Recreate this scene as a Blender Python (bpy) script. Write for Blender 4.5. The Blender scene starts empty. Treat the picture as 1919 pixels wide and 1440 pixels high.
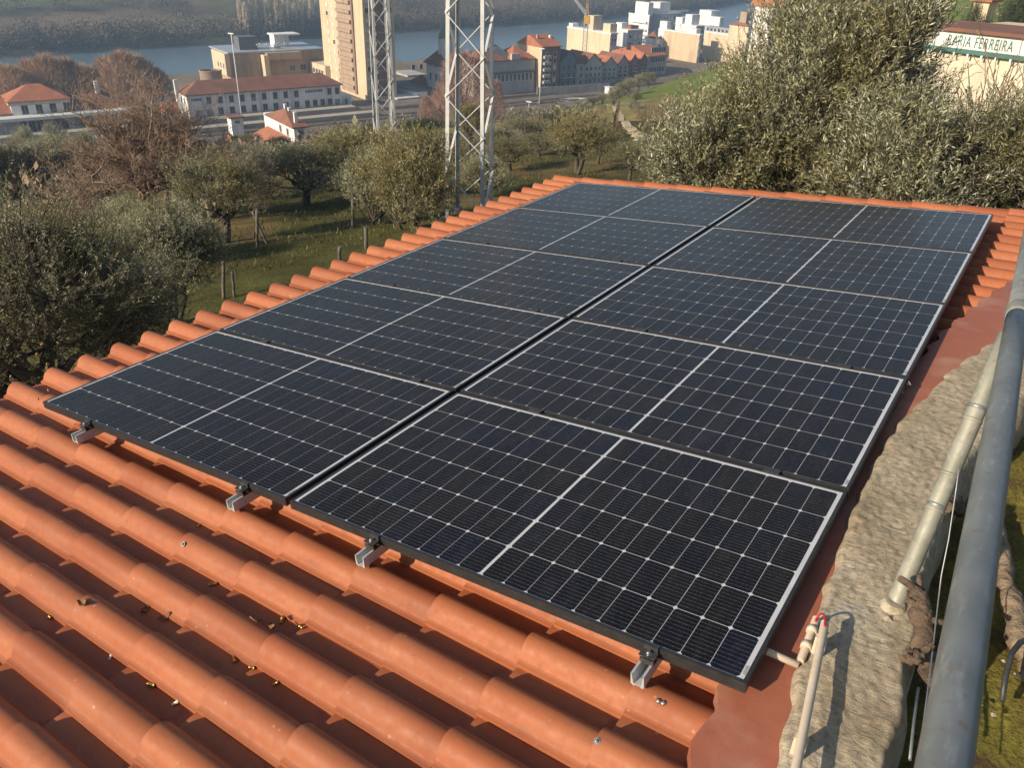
import bpy, math, random
import numpy as np
from mathutils import Matrix, Vector

# ------------------------------------------------------------------ camera
SC = bpy.context.scene
COL = SC.collection
CAM = np.array([3.793, -1.5955, 2.0702])
RC = np.array([[0.828766, 0.558901, 0.027871],
               [0.291045, -0.387966, -0.874514],
               [-0.477953, 0.732879, -0.484199]])      # rows: camera right, down, forward
FOC = 1517.73
cam = bpy.data.cameras.new('camera')
cam.sensor_fit = 'HORIZONTAL'; cam.sensor_width = 36.0
cam.lens = FOC * 36.0 / 1919.0
cam.clip_start = 0.05; cam.clip_end = 6000
cam.dof.use_dof = True; cam.dof.focus_distance = 4.5; cam.dof.aperture_fstop = 13.0
co = bpy.data.objects.new('camera', cam); COL.objects.link(co)
_q, _ = np.linalg.qr(RC.T)
M = Matrix.Identity(4)
for i in range(3):
    M[i][0] = RC[0][i]; M[i][1] = -RC[1][i]; M[i][2] = -RC[2][i]; M[i][3] = CAM[i]
co.matrix_world = M
SC.camera = co

# ------------------------------------------------------------------ sky, sun, exposure
SUN_TO = np.array([-0.80, -1.80, 0.92]); SUN_TO /= np.linalg.norm(SUN_TO)
SUN_EL = math.asin(SUN_TO[2]); SUN_AZ = math.atan2(SUN_TO[0], SUN_TO[1])   # clockwise from +Y
world = bpy.data.worlds.new('World'); SC.world = world; world.use_nodes = True
wn = world.node_tree.nodes; wl = world.node_tree.links
bg = wn['Background']
sky = wn.new('ShaderNodeTexSky'); sky.sky_type = 'NISHITA'; sky.sun_disc = False
sky.sun_elevation = SUN_EL; sky.sun_rotation = SUN_AZ
sky.air_density = 1.0; sky.dust_density = 1.2; sky.ozone_density = 1.0
wl.new(sky.outputs[0], bg.inputs[0]); bg.inputs[1].default_value = 0.088
sl = bpy.data.lights.new('sun', 'SUN'); sl.energy = 4.7; sl.angle = math.radians(0.55)
sl.color = (1.0, 0.85, 0.66)
so = bpy.data.objects.new('sun', sl); COL.objects.link(so)
so.rotation_euler = Vector(SUN_TO.tolist()).to_track_quat('Z', 'Y').to_euler()
so.location = (-20, -40, 30)
SC.view_settings.view_transform = 'Standard'; SC.view_settings.look = 'None'
SC.view_settings.exposure = 0.45; SC.view_settings.gamma = 1.0
SC.view_settings.use_curve_mapping = False
SC.render.engine = 'CYCLES'
SC.cycles.use_denoising = True
SC.cycles.max_bounces = 6; SC.cycles.diffuse_bounces = 3; SC.cycles.glossy_bounces = 3
SC.cycles.transparent_max_bounces = 8; SC.cycles.volume_bounces = 0
SC.cycles.caustics_reflective = False; SC.cycles.caustics_refractive = False
SC.cycles.sample_clamp_indirect = 4.0

# ------------------------------------------------------------------ geometry of the view (to survey the place)
def ray(px, py):
    return RC.T @ np.array([(px - 959.5) / FOC, (py - 720) / FOC, 1.0])
def on_z(px, py, z):
    d = ray(px, py); return CAM + d * ((z - CAM[2]) / d[2])
def at(px, py, d):
    r = ray(px, py); return CAM + r * d / math.hypot(r[0], r[1])
def proj(P):
    c = RC @ (np.asarray(P, float) - CAM); return 959.5 + FOC * c[0] / c[2], 720 + FOC * c[1] / c[2]
S6 = math.radians(6); C6, N6 = math.cos(S6), math.sin(S6)
def roofpt(v, u, n=0.0):          # roof frame: v up the slope, u along the eave, n out of the roof
    return np.array([v * C6 - n * N6, u, v * N6 + n * C6])
def on_roof(px, py, n):
    d = ray(px, py); nn = np.array([-N6, 0, C6])
    P = CAM + d * ((n - CAM @ nn) / (d @ nn))
    return P[0] * C6 + P[2] * N6, P[1]
TA = np.array([0.36, 0.933]); TB = np.array([0.933, -0.36])      # along the railway / towards the hillside
RNG = np.random.default_rng(7)
random.seed(7)

# ------------------------------------------------------------------ helpers
def tag(o, label=None, cat=None, group=None, kind=None):
    if label: o['label'] = label
    if cat: o['category'] = cat
    if group: o['group'] = group
    if kind: o['kind'] = kind
    return o
def empty(name, loc=(0, 0, 0), rz=0.0, label=None, cat=None, group=None):
    o = bpy.data.objects.new(name, None); COL.objects.link(o)
    o.location = tuple(float(x) for x in loc); o.rotation_euler = (0, 0, rz); o.empty_display_size = 0.1
    return tag(o, label, cat, group)
def link(name, me, parent=None, loc=None):
    o = bpy.data.objects.new(name, me); COL.objects.link(o)
    if parent is not None: o.parent = parent
    if loc is not None: o.location = tuple(float(x) for x in loc)
    return o
class MB:
    def __init__(s): s.v = []; s.f = []; s.m = []; s.s = []
    def face(s, pts, m=0, smooth=False):
        i = len(s.v); s.v += [tuple(map(float, p)) for p in pts]; s.f.append(list(range(i, i + len(pts)))); s.m.append(m); s.s.append(smooth)
        return s
    def box(s, a, b, m=0):
        x0, y0, z0 = a; x1, y1, z1 = b
        i = len(s.v)
        s.v += [(x0, y0, z0), (x1, y0, z0), (x1, y1, z0), (x0, y1, z0), (x0, y0, z1), (x1, y0, z1), (x1, y1, z1), (x0, y1, z1)]
        for q in ((3, 2, 1, 0), (4, 5, 6, 7), (0, 1, 5, 4), (1, 2, 6, 5), (2, 3, 7, 6), (3, 0, 4, 7)):
            s.f.append([i + k for k in q]); s.m.append(m); s.s.append(False)
        return s
    def bar(s, p0, p1, w, h, m=0, up=(0, 0, 1)):
        p0 = np.array(p0, float); p1 = np.array(p1, float); d = p1 - p0; d /= np.linalg.norm(d) + 1e-9
        u = np.array(up, float)
        if abs(d @ u) > .98: u = np.array([1., 0, 0])
        x = np.cross(d, u); x /= np.linalg.norm(x); y = np.cross(x, d)
        c = [(-1, -1), (1, -1), (1, 1), (-1, 1)]; i = len(s.v)
        for p in (p0, p1):
            for a, b in c: s.v.append(tuple(p + x * a * w / 2 + y * b * h / 2))
        for q in ((3, 2, 1, 0), (4, 5, 6, 7), (0, 1, 5, 4), (1, 2, 6, 5), (2, 3, 7, 6), (3, 0, 4, 7)):
            s.f.append([i + k for k in q]); s.m.append(m); s.s.append(False)
        return s
    def tube(s, pts, rad, n=10, m=0, cap=True):
        pts = [np.array(p, float) for p in pts]; k = len(pts)
        rad = [rad] * k if not hasattr(rad, '__len__') else rad
        i = len(s.v); ref = np.array([.31, .17, .93]); px = None
        for j, p in enumerate(pts):
            d = pts[min(j + 1, k - 1)] - pts[max(j - 1, 0)]; d /= np.linalg.norm(d) + 1e-9
            if px is None:
                px = np.cross(d, ref if abs(d @ ref) < .95 else np.array([1., 0, 0]))
            px = px - d * (px @ d); px /= np.linalg.norm(px); py = np.cross(d, px)
            for a in range(n):
                t = 2 * math.pi * a / n; s.v.append(tuple(p + (px * math.cos(t) + py * math.sin(t)) * rad[j]))
        for j in range(k - 1):
            for a in range(n):
                b = (a + 1) % n
                s.f.append([i + j * n + a, i + j * n + b, i + (j + 1) * n + b, i + (j + 1) * n + a]); s.m.append(m); s.s.append(True)
        if cap:
            s.f.append([i + a for a in reversed(range(n))]); s.m.append(m); s.s.append(False)
            s.f.append([i + (k - 1) * n + a for a in range(n)]); s.m.append(m); s.s.append(False)
        return s
    def mesh(s, name, mats):
        me = bpy.data.meshes.new(name); me.from_pydata(s.v, [], s.f)
        for mt in (mats if isinstance(mats, (list, tuple)) else [mats]): me.materials.append(mt)
        me.polygons.foreach_set('material_index', s.m); me.polygons.foreach_set('use_smooth', s.s)
        me.update(); return me
    def build(s, name, mats, parent=None, loc=None):
        return link(name, s.mesh(name, mats), parent, loc)
def np_mesh(name, V, F, mats, smooth=False, midx=None):
    V = np.ascontiguousarray(V, np.float32); F = np.ascontiguousarray(F, np.int32); n, k = F.shape
    me = bpy.data.meshes.new(name)
    me.vertices.add(len(V)); me.vertices.foreach_set('co', V.ravel())
    me.loops.add(n * k); me.loops.foreach_set('vertex_index', F.ravel())
    me.polygons.add(n); me.polygons.foreach_set('loop_start', np.arange(0, n * k, k, dtype=np.int32))
    me.polygons.foreach_set('loop_total', np.full(n, k, np.int32))
    if smooth: me.polygons.foreach_set('use_smooth', np.ones(n, bool))
    for mt in (mats if isinstance(mats, (list, tuple)) else [mats]): me.materials.append(mt)
    if midx is not None: me.polygons.foreach_set('material_index', np.asarray(midx, np.int32))
    me.update(calc_edges=True); return me
def sstep(x, a, b):
    t = np.clip((np.asarray(x, float) - a) / (b - a), 0, 1); return t * t * (3 - 2 * t)
def vnoise(x, y, seed=0):
    x = np.asarray(x, float); y = np.asarray(y, float)
    xi = np.floor(x).astype(int); yi = np.floor(y).astype(int); fx = x - xi; fy = y - yi
    fx = fx * fx * (3 - 2 * fx); fy = fy * fy * (3 - 2 * fy)
    def h(a, b):
        n = (a * 374761393 + b * 668265263 + seed * 1274126177) & 0x7fffffff
        n = ((n ^ (n >> 13)) * 1274126177) & 0x7fffffff
        return ((n ^ (n >> 16)) & 0xffff) / 65535.0
    return (h(xi, yi) * (1 - fx) + h(xi + 1, yi) * fx) * (1 - fy) + (h(xi, yi + 1) * (1 - fx) + h(xi + 1, yi + 1) * fx) * fy
def fbm(x, y, o=4, seed=0):
    r = 0; a = .5
    for k in range(o): r = r + a * vnoise(x * 2 ** k, y * 2 ** k, seed + k); a *= .5
    return r

# ------------------------------------------------------------------ materials
def nodes(name):
    m = bpy.data.materials.new(name); m.use_nodes = True
    nt = m.node_tree; return m, nt.nodes, nt.links, nt.nodes['Principled BSDF']
def ramp(N, L, src, stops):
    r = N.new('ShaderNodeValToRGB'); e = r.color_ramp.elements
    while len(e) < len(stops): e.new(0.5)
    for k, (p, c) in enumerate(stops):
        e[k].position = p; e[k].color = (c[0], c[1], c[2], 1) if hasattr(c, '__len__') else (c, c, c, 1)
    L.new(src, r.inputs[0]); return r.outputs[0]
def mixc(N, L, fac, a, b, mode='MIX'):
    x = N.new('ShaderNodeMix'); x.data_type = 'RGBA'; x.blend_type = mode
    for s, v in ((x.inputs[0], fac), (x.inputs[6], a), (x.inputs[7], b)):
        if isinstance(v, (int, float)): s.default_value = v
        elif isinstance(v, (tuple, list)): s.default_value = (v[0], v[1], v[2], 1)
        else: L.new(v, s)
    return x.outputs[2]
def math_(N, L, op, a, b=None, c=None):
    x = N.new('ShaderNodeMath'); x.operation = op
    for k, v in enumerate((a, b, c)):
        if v is None: continue
        if isinstance(v, (int, float)): x.inputs[k].default_value = v
        else: L.new(v, x.inputs[k])
    return x.outputs[0]
def noise(N, L, vec, scale, detail=4, rough=.55, dist=0.0):
    n = N.new('ShaderNodeTexNoise'); n.inputs['Scale'].default_value = scale; n.inputs['Detail'].default_value = detail
    n.inputs['Roughness'].default_value = rough; n.inputs['Distortion'].default_value = dist
    if vec is not None: L.new(vec, n.inputs['Vector'])
    return n.outputs[0]
def bump(N, L, b, h, strength=.3, dist=.01):
    x = N.new('ShaderNodeBump'); x.inputs['Strength'].default_value = strength; x.inputs['Distance'].default_value = dist
    L.new(h, x.inputs['Height']); L.new(x.outputs[0], b.inputs['Normal'])
def coords(N, L, kind='Object', scale=None):
    if kind == 'World': o = N.new('ShaderNodeNewGeometry').outputs['Position']
    else: o = N.new('ShaderNodeTexCoord').outputs[kind]
    if scale:
        mp = N.new('ShaderNodeMapping'); mp.inputs['Scale'].default_value = scale; L.new(o, mp.inputs[0]); o = mp.outputs[0]
    return o
def surf(name, c0, c1=None, scale=3.0, rough=.8, rv=.1, bumps=None, spec=.5, metal=0.0, kind='World', streak=None, rnd=0.0, lo=.35, hi=.65):
    """general weathered surface: two colours mixed by noise, roughness varied, fine relief"""
    m, N, L, b = nodes(name)
    c1 = c1 or tuple(x * .8 for x in c0)
    v = coords(N, L, kind)
    n = noise(N, L, v, scale, 5)
    col = ramp(N, L, n, [(lo, c0), (hi, c1)])
    n2 = noise(N, L, v, scale * 7.3, 3)
    col = mixc(N, L, .35, col, ramp(N, L, n2, [(.3, .82), (.7, 1.12)]), 'MULTIPLY')
    if streak:
        vs = coords(N, L, kind, streak[0]); ns = noise(N, L, vs, 1.0, 4)
        col = mixc(N, L, ramp(N, L, ns, [(.5, 0), (.75, 1)]), col, streak[1])
    if rnd:
        oi = N.new('ShaderNodeObjectInfo'); r = oi.outputs['Random']
        col = mixc(N, L, 1.0, col, ramp(N, L, r, [(0, 1 - rnd), (1, 1 + rnd)]), 'MULTIPLY')
    L.new(col, b.inputs['Base Color'])
    L.new(ramp(N, L, n2, [(.2, max(0, rough - rv)), (.8, min(1, rough + rv))]), b.inputs['Roughness'])
    b.inputs['Metallic'].default_value = metal; b.inputs['Specular IOR Level'].default_value = spec
    if bumps: bump(N, L, b, noise(N, L, v, bumps[0], 5), bumps[1], bumps[2])
    return m

def leafmat(name, top, under, var=.35, trans=.25, hue=None):
    m, N, L, b = nodes(name)
    g = N.new('ShaderNodeNewGeometry')
    col = mixc(N, L, g.outputs['Backfacing'], top, under)
    rr = ramp(N, L, g.outputs['Random Per Island'], [(0, 1 - var), (1, 1 + var)])
    col = mixc(N, L, 1.0, col, rr, 'MULTIPLY')
    nc = noise(N, L, coords(N, L, 'World'), 2.6, 2); col = mixc(N, L, 1.0, col, ramp(N, L, nc, [(.36, .72), (.64, 1.30)]), 'MULTIPLY')
    if hue:
        n = noise(N, L, coords(N, L, 'World'), 1.1, 3)
        col = mixc(N, L, ramp(N, L, n, [(.42, 0), (.62, .8)]), col, mixc(N, L, 1.0, hue, rr, 'MULTIPLY'))
    L.new(col, b.inputs['Base Color']); b.inputs['Roughness'].default_value = .5; b.inputs['Specular IOR Level'].default_value = .35
    t = N.new('ShaderNodeBsdfTranslucent'); L.new(col, t.inputs[0])
    mx = N.new('ShaderNodeMixShader'); mx.inputs[0].default_value = trans
    L.new(b.outputs[0], mx.inputs[1]); L.new(t.outputs[0], mx.inputs[2])
    L.new(mx.outputs[0], N['Material Output'].inputs[0]); return m

# --- terracotta roof tile: per tile tint, dust, dark dribbles
def tile_mat():
    m, N, L, b = nodes('terracotta_tile')
    oi = N.new('ShaderNodeObjectInfo'); r = oi.outputs['Random']
    base = ramp(N, L, r, [(0, (.285, .084, .035)), (.45, (.345, .106, .043)), (1, (.395, .130, .054))])
    v = coords(N, L, 'World')
    n1 = noise(N, L, v, 2.6, 5); n2 = noise(N, L, v, 34, 4); n3 = noise(N, L, v, 240, 2)
    col = mixc(N, L, ramp(N, L, n1, [(.40, 0), (.72, .55)]), base, (.41, .160, .074))
    col = mixc(N, L, ramp(N, L, n2, [(.48, 0), (.78, .4)]), col, (.28, .082, .036))
    vs = coords(N, L, 'World', (3.0, 26, 3.0)); ns = noise(N, L, vs, 1.6, 5, .65)
    col = mixc(N, L, ramp(N, L, ns, [(.52, 0), (.72, .5)]), col, (.22, .085, .05))
    vp = N.new('ShaderNodeTexVoronoi'); vp.inputs['Scale'].default_value = 17; L.new(v, vp.inputs['Vector'])
    spots = math_(N, L, 'MULTIPLY', ramp(N, L, vp.outputs['Distance'], [(.05, 1), (.11, 0)]), ramp(N, L, n1, [(.45, 0), (.6, .5)]))
    col = mixc(N, L, spots, col, (.56, .38, .27))
    nl = noise(N, L, v, 90, 3, .6); ng = noise(N, L, v, 1.3, 4)
    col = mixc(N, L, math_(N, L, 'MULTIPLY', ramp(N, L, nl, [(.62, 0), (.72, .4)]), ramp(N, L, ng, [(.45, 0), (.62, 1)])), col, (.12, .055, .035))
    L.new(col, b.inputs['Base Color'])
    L.new(ramp(N, L, n2, [(.25, .50), (.75, .72)]), b.inputs['Roughness'])
    b.inputs['Specular IOR Level'].default_value = .3
    h = mixc(N, L, .6, n2, n3); bump(N, L, b, h, .16, .004); return m
M_TILE = tile_mat()
M_TILE_EDGE = surf('tile_edge', (.36, .105, .045), (.24, .075, .04), 20, .8)
M_FLASH = surf('painted_flashing', (.32, .105, .058), (.37, .13, .076), 2.2, .55, .12, (9, .2, .02), .4, lo=.2, hi=.8, streak=((3, 3, 3), (.43, .235, .165)))
def concrete_mat():
    m, N, L, b = nodes('rough_mortar')
    v = coords(N, L, 'World')
    n1 = noise(N, L, v, 3.2, 5); n2 = noise(N, L, v, 38, 6, .7); n3 = noise(N, L, v, 190, 4, .75)
    col = ramp(N, L, n1, [(.30, (.33, .265, .175)), (.55, (.435, .365, .255)), (.75, (.52, .46, .355))])
    col = mixc(N, L, ramp(N, L, n2, [(.36, .8), (.52, 0)]), col, (.22, .17, .105))
    col = mixc(N, L, ramp(N, L, n3, [(.55, 0), (.75, .5)]), col, (.50, .44, .33))
    nm = noise(N, L, v, 7, 5); col = mixc(N, L, ramp(N, L, nm, [(.60, 0), (.74, .5)]), col, (.24, .21, .10))
    L.new(col, b.inputs['Base Color']); b.inputs['Roughness'].default_value = .95; b.inputs['Specular IOR Level'].default_value = .2
    vt = N.new('ShaderNodeMapping'); vt.inputs['Rotation'].default_value = (0, 0, .9); vt.inputs['Scale'].default_value = (14, 70, 30); L.new(v, vt.inputs[0])
    nt_ = noise(N, L, vt.outputs[0], 1.0, 4, .6)
    bump(N, L, b, mixc(N, L, .4, mixc(N, L, .45, n2, n3), nt_), .6, .022); return m
M_CONC = concrete_mat()
def moss_mat():
    m, N, L, b = nodes('mossy_soil')
    v = coords(N, L, 'World'); n1 = noise(N, L, v, 6, 6, .6); n2 = noise(N, L, v, 55, 5, .7)
    col = ramp(N, L, n1, [(.34, (.16, .105, .05)), (.45, (.23, .18, .045)), (.60, (.32, .28, .05)), (.78, (.38, .30, .09))])
    col = mixc(N, L, ramp(N, L, n2, [(.35, .7), (.55, 0)]), col, (.09, .065, .028))
    L.new(col, b.inputs['Base Color']); b.inputs['Roughness'].default_value = .95; b.inputs['Specular IOR Level'].default_value = .15
    bump(N, L, b, n2, 1.0, .03); return m
M_MOSS = moss_mat()
def galv_mat(name, c0, c1, rough, metal):
    m, N, L, b = nodes(name)
    v = coords(N, L, 'World'); n1 = noise(N, L, v, 9, 5); vs = coords(N, L, 'World', (30, 6, 30)); n2 = noise(N, L, vs, 2.2, 5, .65)
    col = ramp(N, L, n1, [(.32, c0), (.68, c1)])
    col = mixc(N, L, ramp(N, L, n2, [(.54, 0), (.76, .55)]), col, (.44, .455, .44))
    n3 = noise(N, L, v, 40, 4); col = mixc(N, L, ramp(N, L, n3, [(.61, 0), (.70, .55)]), col, (.26, .16, .08))
    L.new(col, b.inputs['Base Color']); b.inputs['Metallic'].default_value = metal
    L.new(ramp(N, L, n2, [(.3, rough - .1), (.7, rough + .12)]), b.inputs['Roughness'])
    bump(N, L, b, n3, .15, .004); return m
M_GALV = galv_mat('galvanised_pipe', (.20, .215, .205), (.27, .285, .275), .48, .45)
M_OLDPIPE = galv_mat('old_pipe', (.22, .22, .17), (.33, .325, .265), .6, .25)
M_ALU = surf('aluminium', (.66, .67, .67), (.56, .57, .57), 40, .5, .08, metal=.45)
M_STEEL = surf('bolt_steel', (.5, .49, .46), (.4, .39, .36), 60, .35, .1, metal=.9)
M_BLACKAL = surf('black_anodised', (.022, .022, .023), (.032, .031, .030), 30, .38, .08, spec=.5)
M_CLAMP = surf('clamp_black', (.03, .03, .03), (.05, .046, .04), 30, .45, .1)
M_PVC = surf('cream_pvc', (.62, .53, .40), (.56, .46, .34), 12, .5, .1)
M_WIRE = surf('grey_wire', (.32, .33, .33), (.25, .25, .25), 20, .45, .1, metal=.6)
M_RED = surf('red_cable', (.55, .02, .03), (.48, .02, .03), 20, .45)
M_BLACKCABLE = surf('black_cable', (.03, .03, .032), (.05, .05, .05), 20, .5)
M_BRASS = surf('brass', (.60, .38, .10), (.45, .26, .07), 90, .3, .1, metal=.9)
M_DRYLEAF = surf('dry_leaf', (.24, .11, .05), (.15, .07, .035), 60, .75)
M_VINE = surf('vine_bark', (.17, .115, .075), (.07, .048, .034), 18, .95, bumps=(45, 1.0, .02))
M_ROOT = surf('root_bark', (.30, .225, .145), (.17, .12, .08), 16, .95, bumps=(40, 1.0, .02))
M_CUT = surf('cut_wood', (.50, .30, .13), (.38, .21, .09), 40, .8)
M_STONE = surf('pale_stone', (.45, .38, .30), (.34, .28, .20), 14, .9, bumps=(40, .5, .01))

# --- photovoltaic cell under glass: printed wires, blue-black tint per cell
def cell_mat():
    m, N, L, b = nodes('solar_cell')
    oi = N.new('ShaderNodeObjectInfo'); r = oi.outputs['Random']
    col = ramp(N, L, r, [(0, (.0065, .007, .011)), (.45, (.008, .008, .010)), (.8, (.010, .009, .0095)), (1, (.007, .009, .018))])
    sep = N.new('ShaderNodeSeparateXYZ'); L.new(coords(N, L, 'Object'), sep.inputs[0])
    # ten bus wires across the short side of the half cell (the wires run along x, repeat along y)
    ph = math_(N, L, 'FRACT', math_(N, L, 'MULTIPLY_ADD', sep.outputs[1], 1 / .01645, 100.5))
    dst = math_(N, L, 'ABSOLUTE', math_(N, L, 'SUBTRACT', ph, .5))
    wire = math_(N, L, 'LESS_THAN', dst, .028)
    nn = noise(N, L, coords(N, L, 'World'), 180, 2)
    wfac = math_(N, L, 'MULTIPLY', wire, ramp(N, L, nn, [(.35, .18), (.65, .58)]))
    col = mixc(N, L, wfac, col, (.33, .31, .29))
    dust = noise(N, L, coords(N, L, 'World'), 5, 5)
    col = mixc(N, L, ramp(N, L, dust, [(.4, .0), (.75, .012)]), col, (.35, .33, .30))
    wm = noise(N, L, coords(N, L, 'World', (9, 2.2, 9)), 1.0, 6, .7, 1.5)
    col = mixc(N, L, ramp(N, L, wm, [(.52, 0), (.60, .014), (.66, .003)]), col, (.45, .44, .42))
    L.new(col, b.inputs['Base Color']); b.inputs['Roughness'].default_value = .5; b.inputs['Specular IOR Level'].default_value = .0
    b.inputs['Coat Weight'].default_value = 1.0; b.inputs['Coat IOR'].default_value = 1.25
    b.inputs['Sheen Weight'].default_value = .02; b.inputs['Sheen Roughness'].default_value = .45; b.inputs['Sheen Tint'].default_value = (.75, .85, 1.0, 1)
    L.new(ramp(N, L, dust, [(.3, .20), (.7, .32)]), b.inputs['Coat Roughness'])
    return m
M_CELL = cell_mat()
def sheet_mat():
    m, N, L, b = nodes('white_back_sheet')
    n = noise(N, L, coords(N, L, 'World'), 8, 4)
    L.new(ramp(N, L, n, [(.3, (.50, .51, .52)), (.7, (.60, .61, .62))]), b.inputs['Base Color'])
    b.inputs['Roughness'].default_value = .5
    b.inputs['Coat Weight'].default_value = 1.0; b.inputs['Coat IOR'].default_value = 1.42; b.inputs['Coat Roughness'].default_value = .3
    return m
M_SHEET = sheet_mat()
M_BARCODE = surf('grey_label', (.40, .41, .42), (.20, .20, .21), 300, .5)

# --- vegetation
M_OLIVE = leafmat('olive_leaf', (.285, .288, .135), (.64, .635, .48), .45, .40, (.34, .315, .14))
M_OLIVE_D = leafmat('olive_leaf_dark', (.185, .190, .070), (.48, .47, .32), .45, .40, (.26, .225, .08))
M_OLIVE_G = leafmat('olive_leaf_golden', (.26, .235, .082), (.52, .48, .28), .40, .38, (.32, .26, .085))
M_EVER = leafmat('evergreen_leaf', (.040, .066, .024), (.06, .09, .04), .4, .2)
M_EVER_SHADE = leafmat('shaded_hedge_leaf', (.014, .021, .012), (.02, .028, .016), .4, .1)  # deep shade of the hedge put into a near-black leaf colour
M_CITRUS = leafmat('citrus_leaf', (.16, .17, .02), (.22, .21, .05), .4, .3)
M_SCRUB = leafmat('scrub_leaf', (.12, .125, .05), (.18, .175, .09), .45, .25, (.18, .135, .06))
M_VINES = leafmat('vine_leaf', (.20, .155, .06), (.24, .18, .08), .45, .25)
M_RUST = leafmat('rusty_leaf', (.22, .10, .035), (.25, .12, .05), .4, .3)
M_BARK = surf('olive_bark', (.105, .085, .062), (.055, .043, .032), 5, .95, bumps=(22, .8, .03))
M_TWIG = surf('bare_twig', (.36, .265, .19), (.23, .16, .11), 2.2, .9)
M_TWIG_O = surf('bare_twig_orange', (.50, .335, .20), (.38, .245, .145), .15, .9)
M_TWIG_P = surf('bare_twig_pale', (.66, .55, .42), (.55, .45, .33), .15, .9)
M_TWIG_R = surf('bare_twig_reddish', (.40, .245, .185), (.29, .17, .13), .4, .9)
M_POST = surf('weathered_post', (.17, .15, .125), (.08, .07, .06), 6, .95, bumps=(40, .5, .01))
M_LATTICE = surf('galvanised_lattice', (.62, .63, .62), (.52, .53, .52), 1.5, .55, .1, metal=.12)

# --- town
def wallm(n, c, c1=None): return surf(n, c, c1 or tuple(x * .88 for x in c), .22, .9, .05, streak=((.6, .6, .06), tuple(x * .62 for x in c)))
M_WHITE = wallm('white_render', (.84, .83, .81)); M_CREAM = wallm('cream_render', (.74, .60, .40)); M_BEIGE = wallm('beige_render', (.68, .53, .35))
M_SAND = wallm('sand_render', (.46, .345, .235)); M_TEAL = wallm('teal_tile_front', (.20, .29, .30)); M_GREYW = wallm('grey_and_shaded_render', (.50, .49, .47))  # grey also paints shaded block fronts; sand is darkened for a shaded front
M_STONEW = wallm('granite_wall', (.56, .53, .48)); M_PINK = wallm('pink_render', (.55, .42, .37)); M_REDW = wallm('red_render', (.44, .22, .17))
M_BROWNW = wallm('brown_tile_front', (.27, .185, .14)); M_DARKW = wallm('dark_plinth', (.17, .17, .17)); M_TAUPE = wallm('taupe_panel', (.42, .31, .22))
M_ROOF_O = surf('orange_roof', (.46, .17, .08), (.36, .13, .065), .35, .85, streak=((.3, .3, .3), (.30, .13, .075)))
M_ROOF_R = surf('old_red_roof', (.27, .115, .07), (.19, .085, .058), .3, .9, streak=((.25, .25, .25), (.15, .085, .06)))
M_ROOF_G = surf('slate_roof', (.15, .16, .18), (.10, .11, .12), .4, .7)
M_ROOF_M = surf('pale_metal_roof', (.45, .50, .55), (.36, .41, .46), .3, .45, metal=.2)
M_GLASS = surf('window_glass', (.03, .035, .045), (.05, .055, .065), .7, .15, .05, spec=.6)
M_SHUT = surf('pale_shutter', (.72, .68, .58), (.62, .58, .48), .6, .7)
M_FRAME = surf('window_surround', (.55, .54, .52), (.45, .44, .43), .8, .8)
M_DOOR = surf('grey_door', (.30, .31, .32), (.24, .25, .26), .8, .7)
M_DOME = surf('green_dome', (.22, .36, .20), (.16, .27, .16), .5, .7)
M_CRANE = surf('crane_yellow', (.60, .36, .06), (.50, .30, .06), .5, .6); M_CRANEG = surf('crane_pale', (.45, .46, .45), (.38, .39, .38), .5, .6)
M_CONCW = surf('concrete_wall', (.42, .41, .39), (.30, .29, .27), .3, .9, streak=((.8, .8, .1), (.24, .23, .21)))
M_PLAT = surf('platform_slab', (.48, .43, .35), (.38, .34, .28), .2, .9)
M_BALLAST = surf('track_ballast', (.20, .165, .13), (.13, .105, .085), .35, .95)
M_RAIL = surf('rail_steel', (.22, .17, .14), (.16, .12, .10), .5, .5, metal=.5)
M_PATH = surf('sandy_path', (.55, .45, .29), (.46, .36, .22), .4, .95)
M_SIGNW = surf('sign_board', (.70, .70, .66), (.62, .62, .58), .8, .8); M_SIGNG = surf('sign_green', (.06, .17, .14), (.05, .13, .11), .8, .7)
def water_mat():
    m, N, L, b = nodes('river_water')
    b.inputs['Base Color'].default_value = (.11, .17, .21, 1); b.inputs['Roughness'].default_value = .22
    b.inputs['Specular IOR Level'].default_value = .5
    bump(N, L, b, noise(N, L, coords(N, L, 'World', (.5, .25, 1)), 1.0, 4), .35, .25); return m
M_WATER = water_mat()
def terrain_mat():
    m, N, L, b = nodes('hillside_ground')
    at_ = N.new('ShaderNodeAttribute'); at_.attribute_name = 'ground'
    v = coords(N, L, 'World'); n1 = noise(N, L, v, .9, 6, .65); n2 = noise(N, L, v, 9, 5, .7); n0 = noise(N, L, v, .06, 5, .6)
    col = mixc(N, L, 1.0, at_.outputs[0], ramp(N, L, n1, [(.25, .55), (.75, 1.45)]), 'MULTIPLY')
    col = mixc(N, L, 1.0, col, ramp(N, L, n2, [(.25, .6), (.75, 1.4)]), 'MULTIPLY')
    col = mixc(N, L, 1.0, col, ramp(N, L, n0, [(.3, .75), (.7, 1.25)]), 'MULTIPLY')
    L.new(col, b.inputs['Base Color']); b.inputs['Roughness'].default_value = .97; b.inputs['Specular IOR Level'].default_value = .12
    bump(N, L, b, mixc(N, L, .5, n1, n2), 1.0, .12); return m
M_TERR = terrain_mat()

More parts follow.
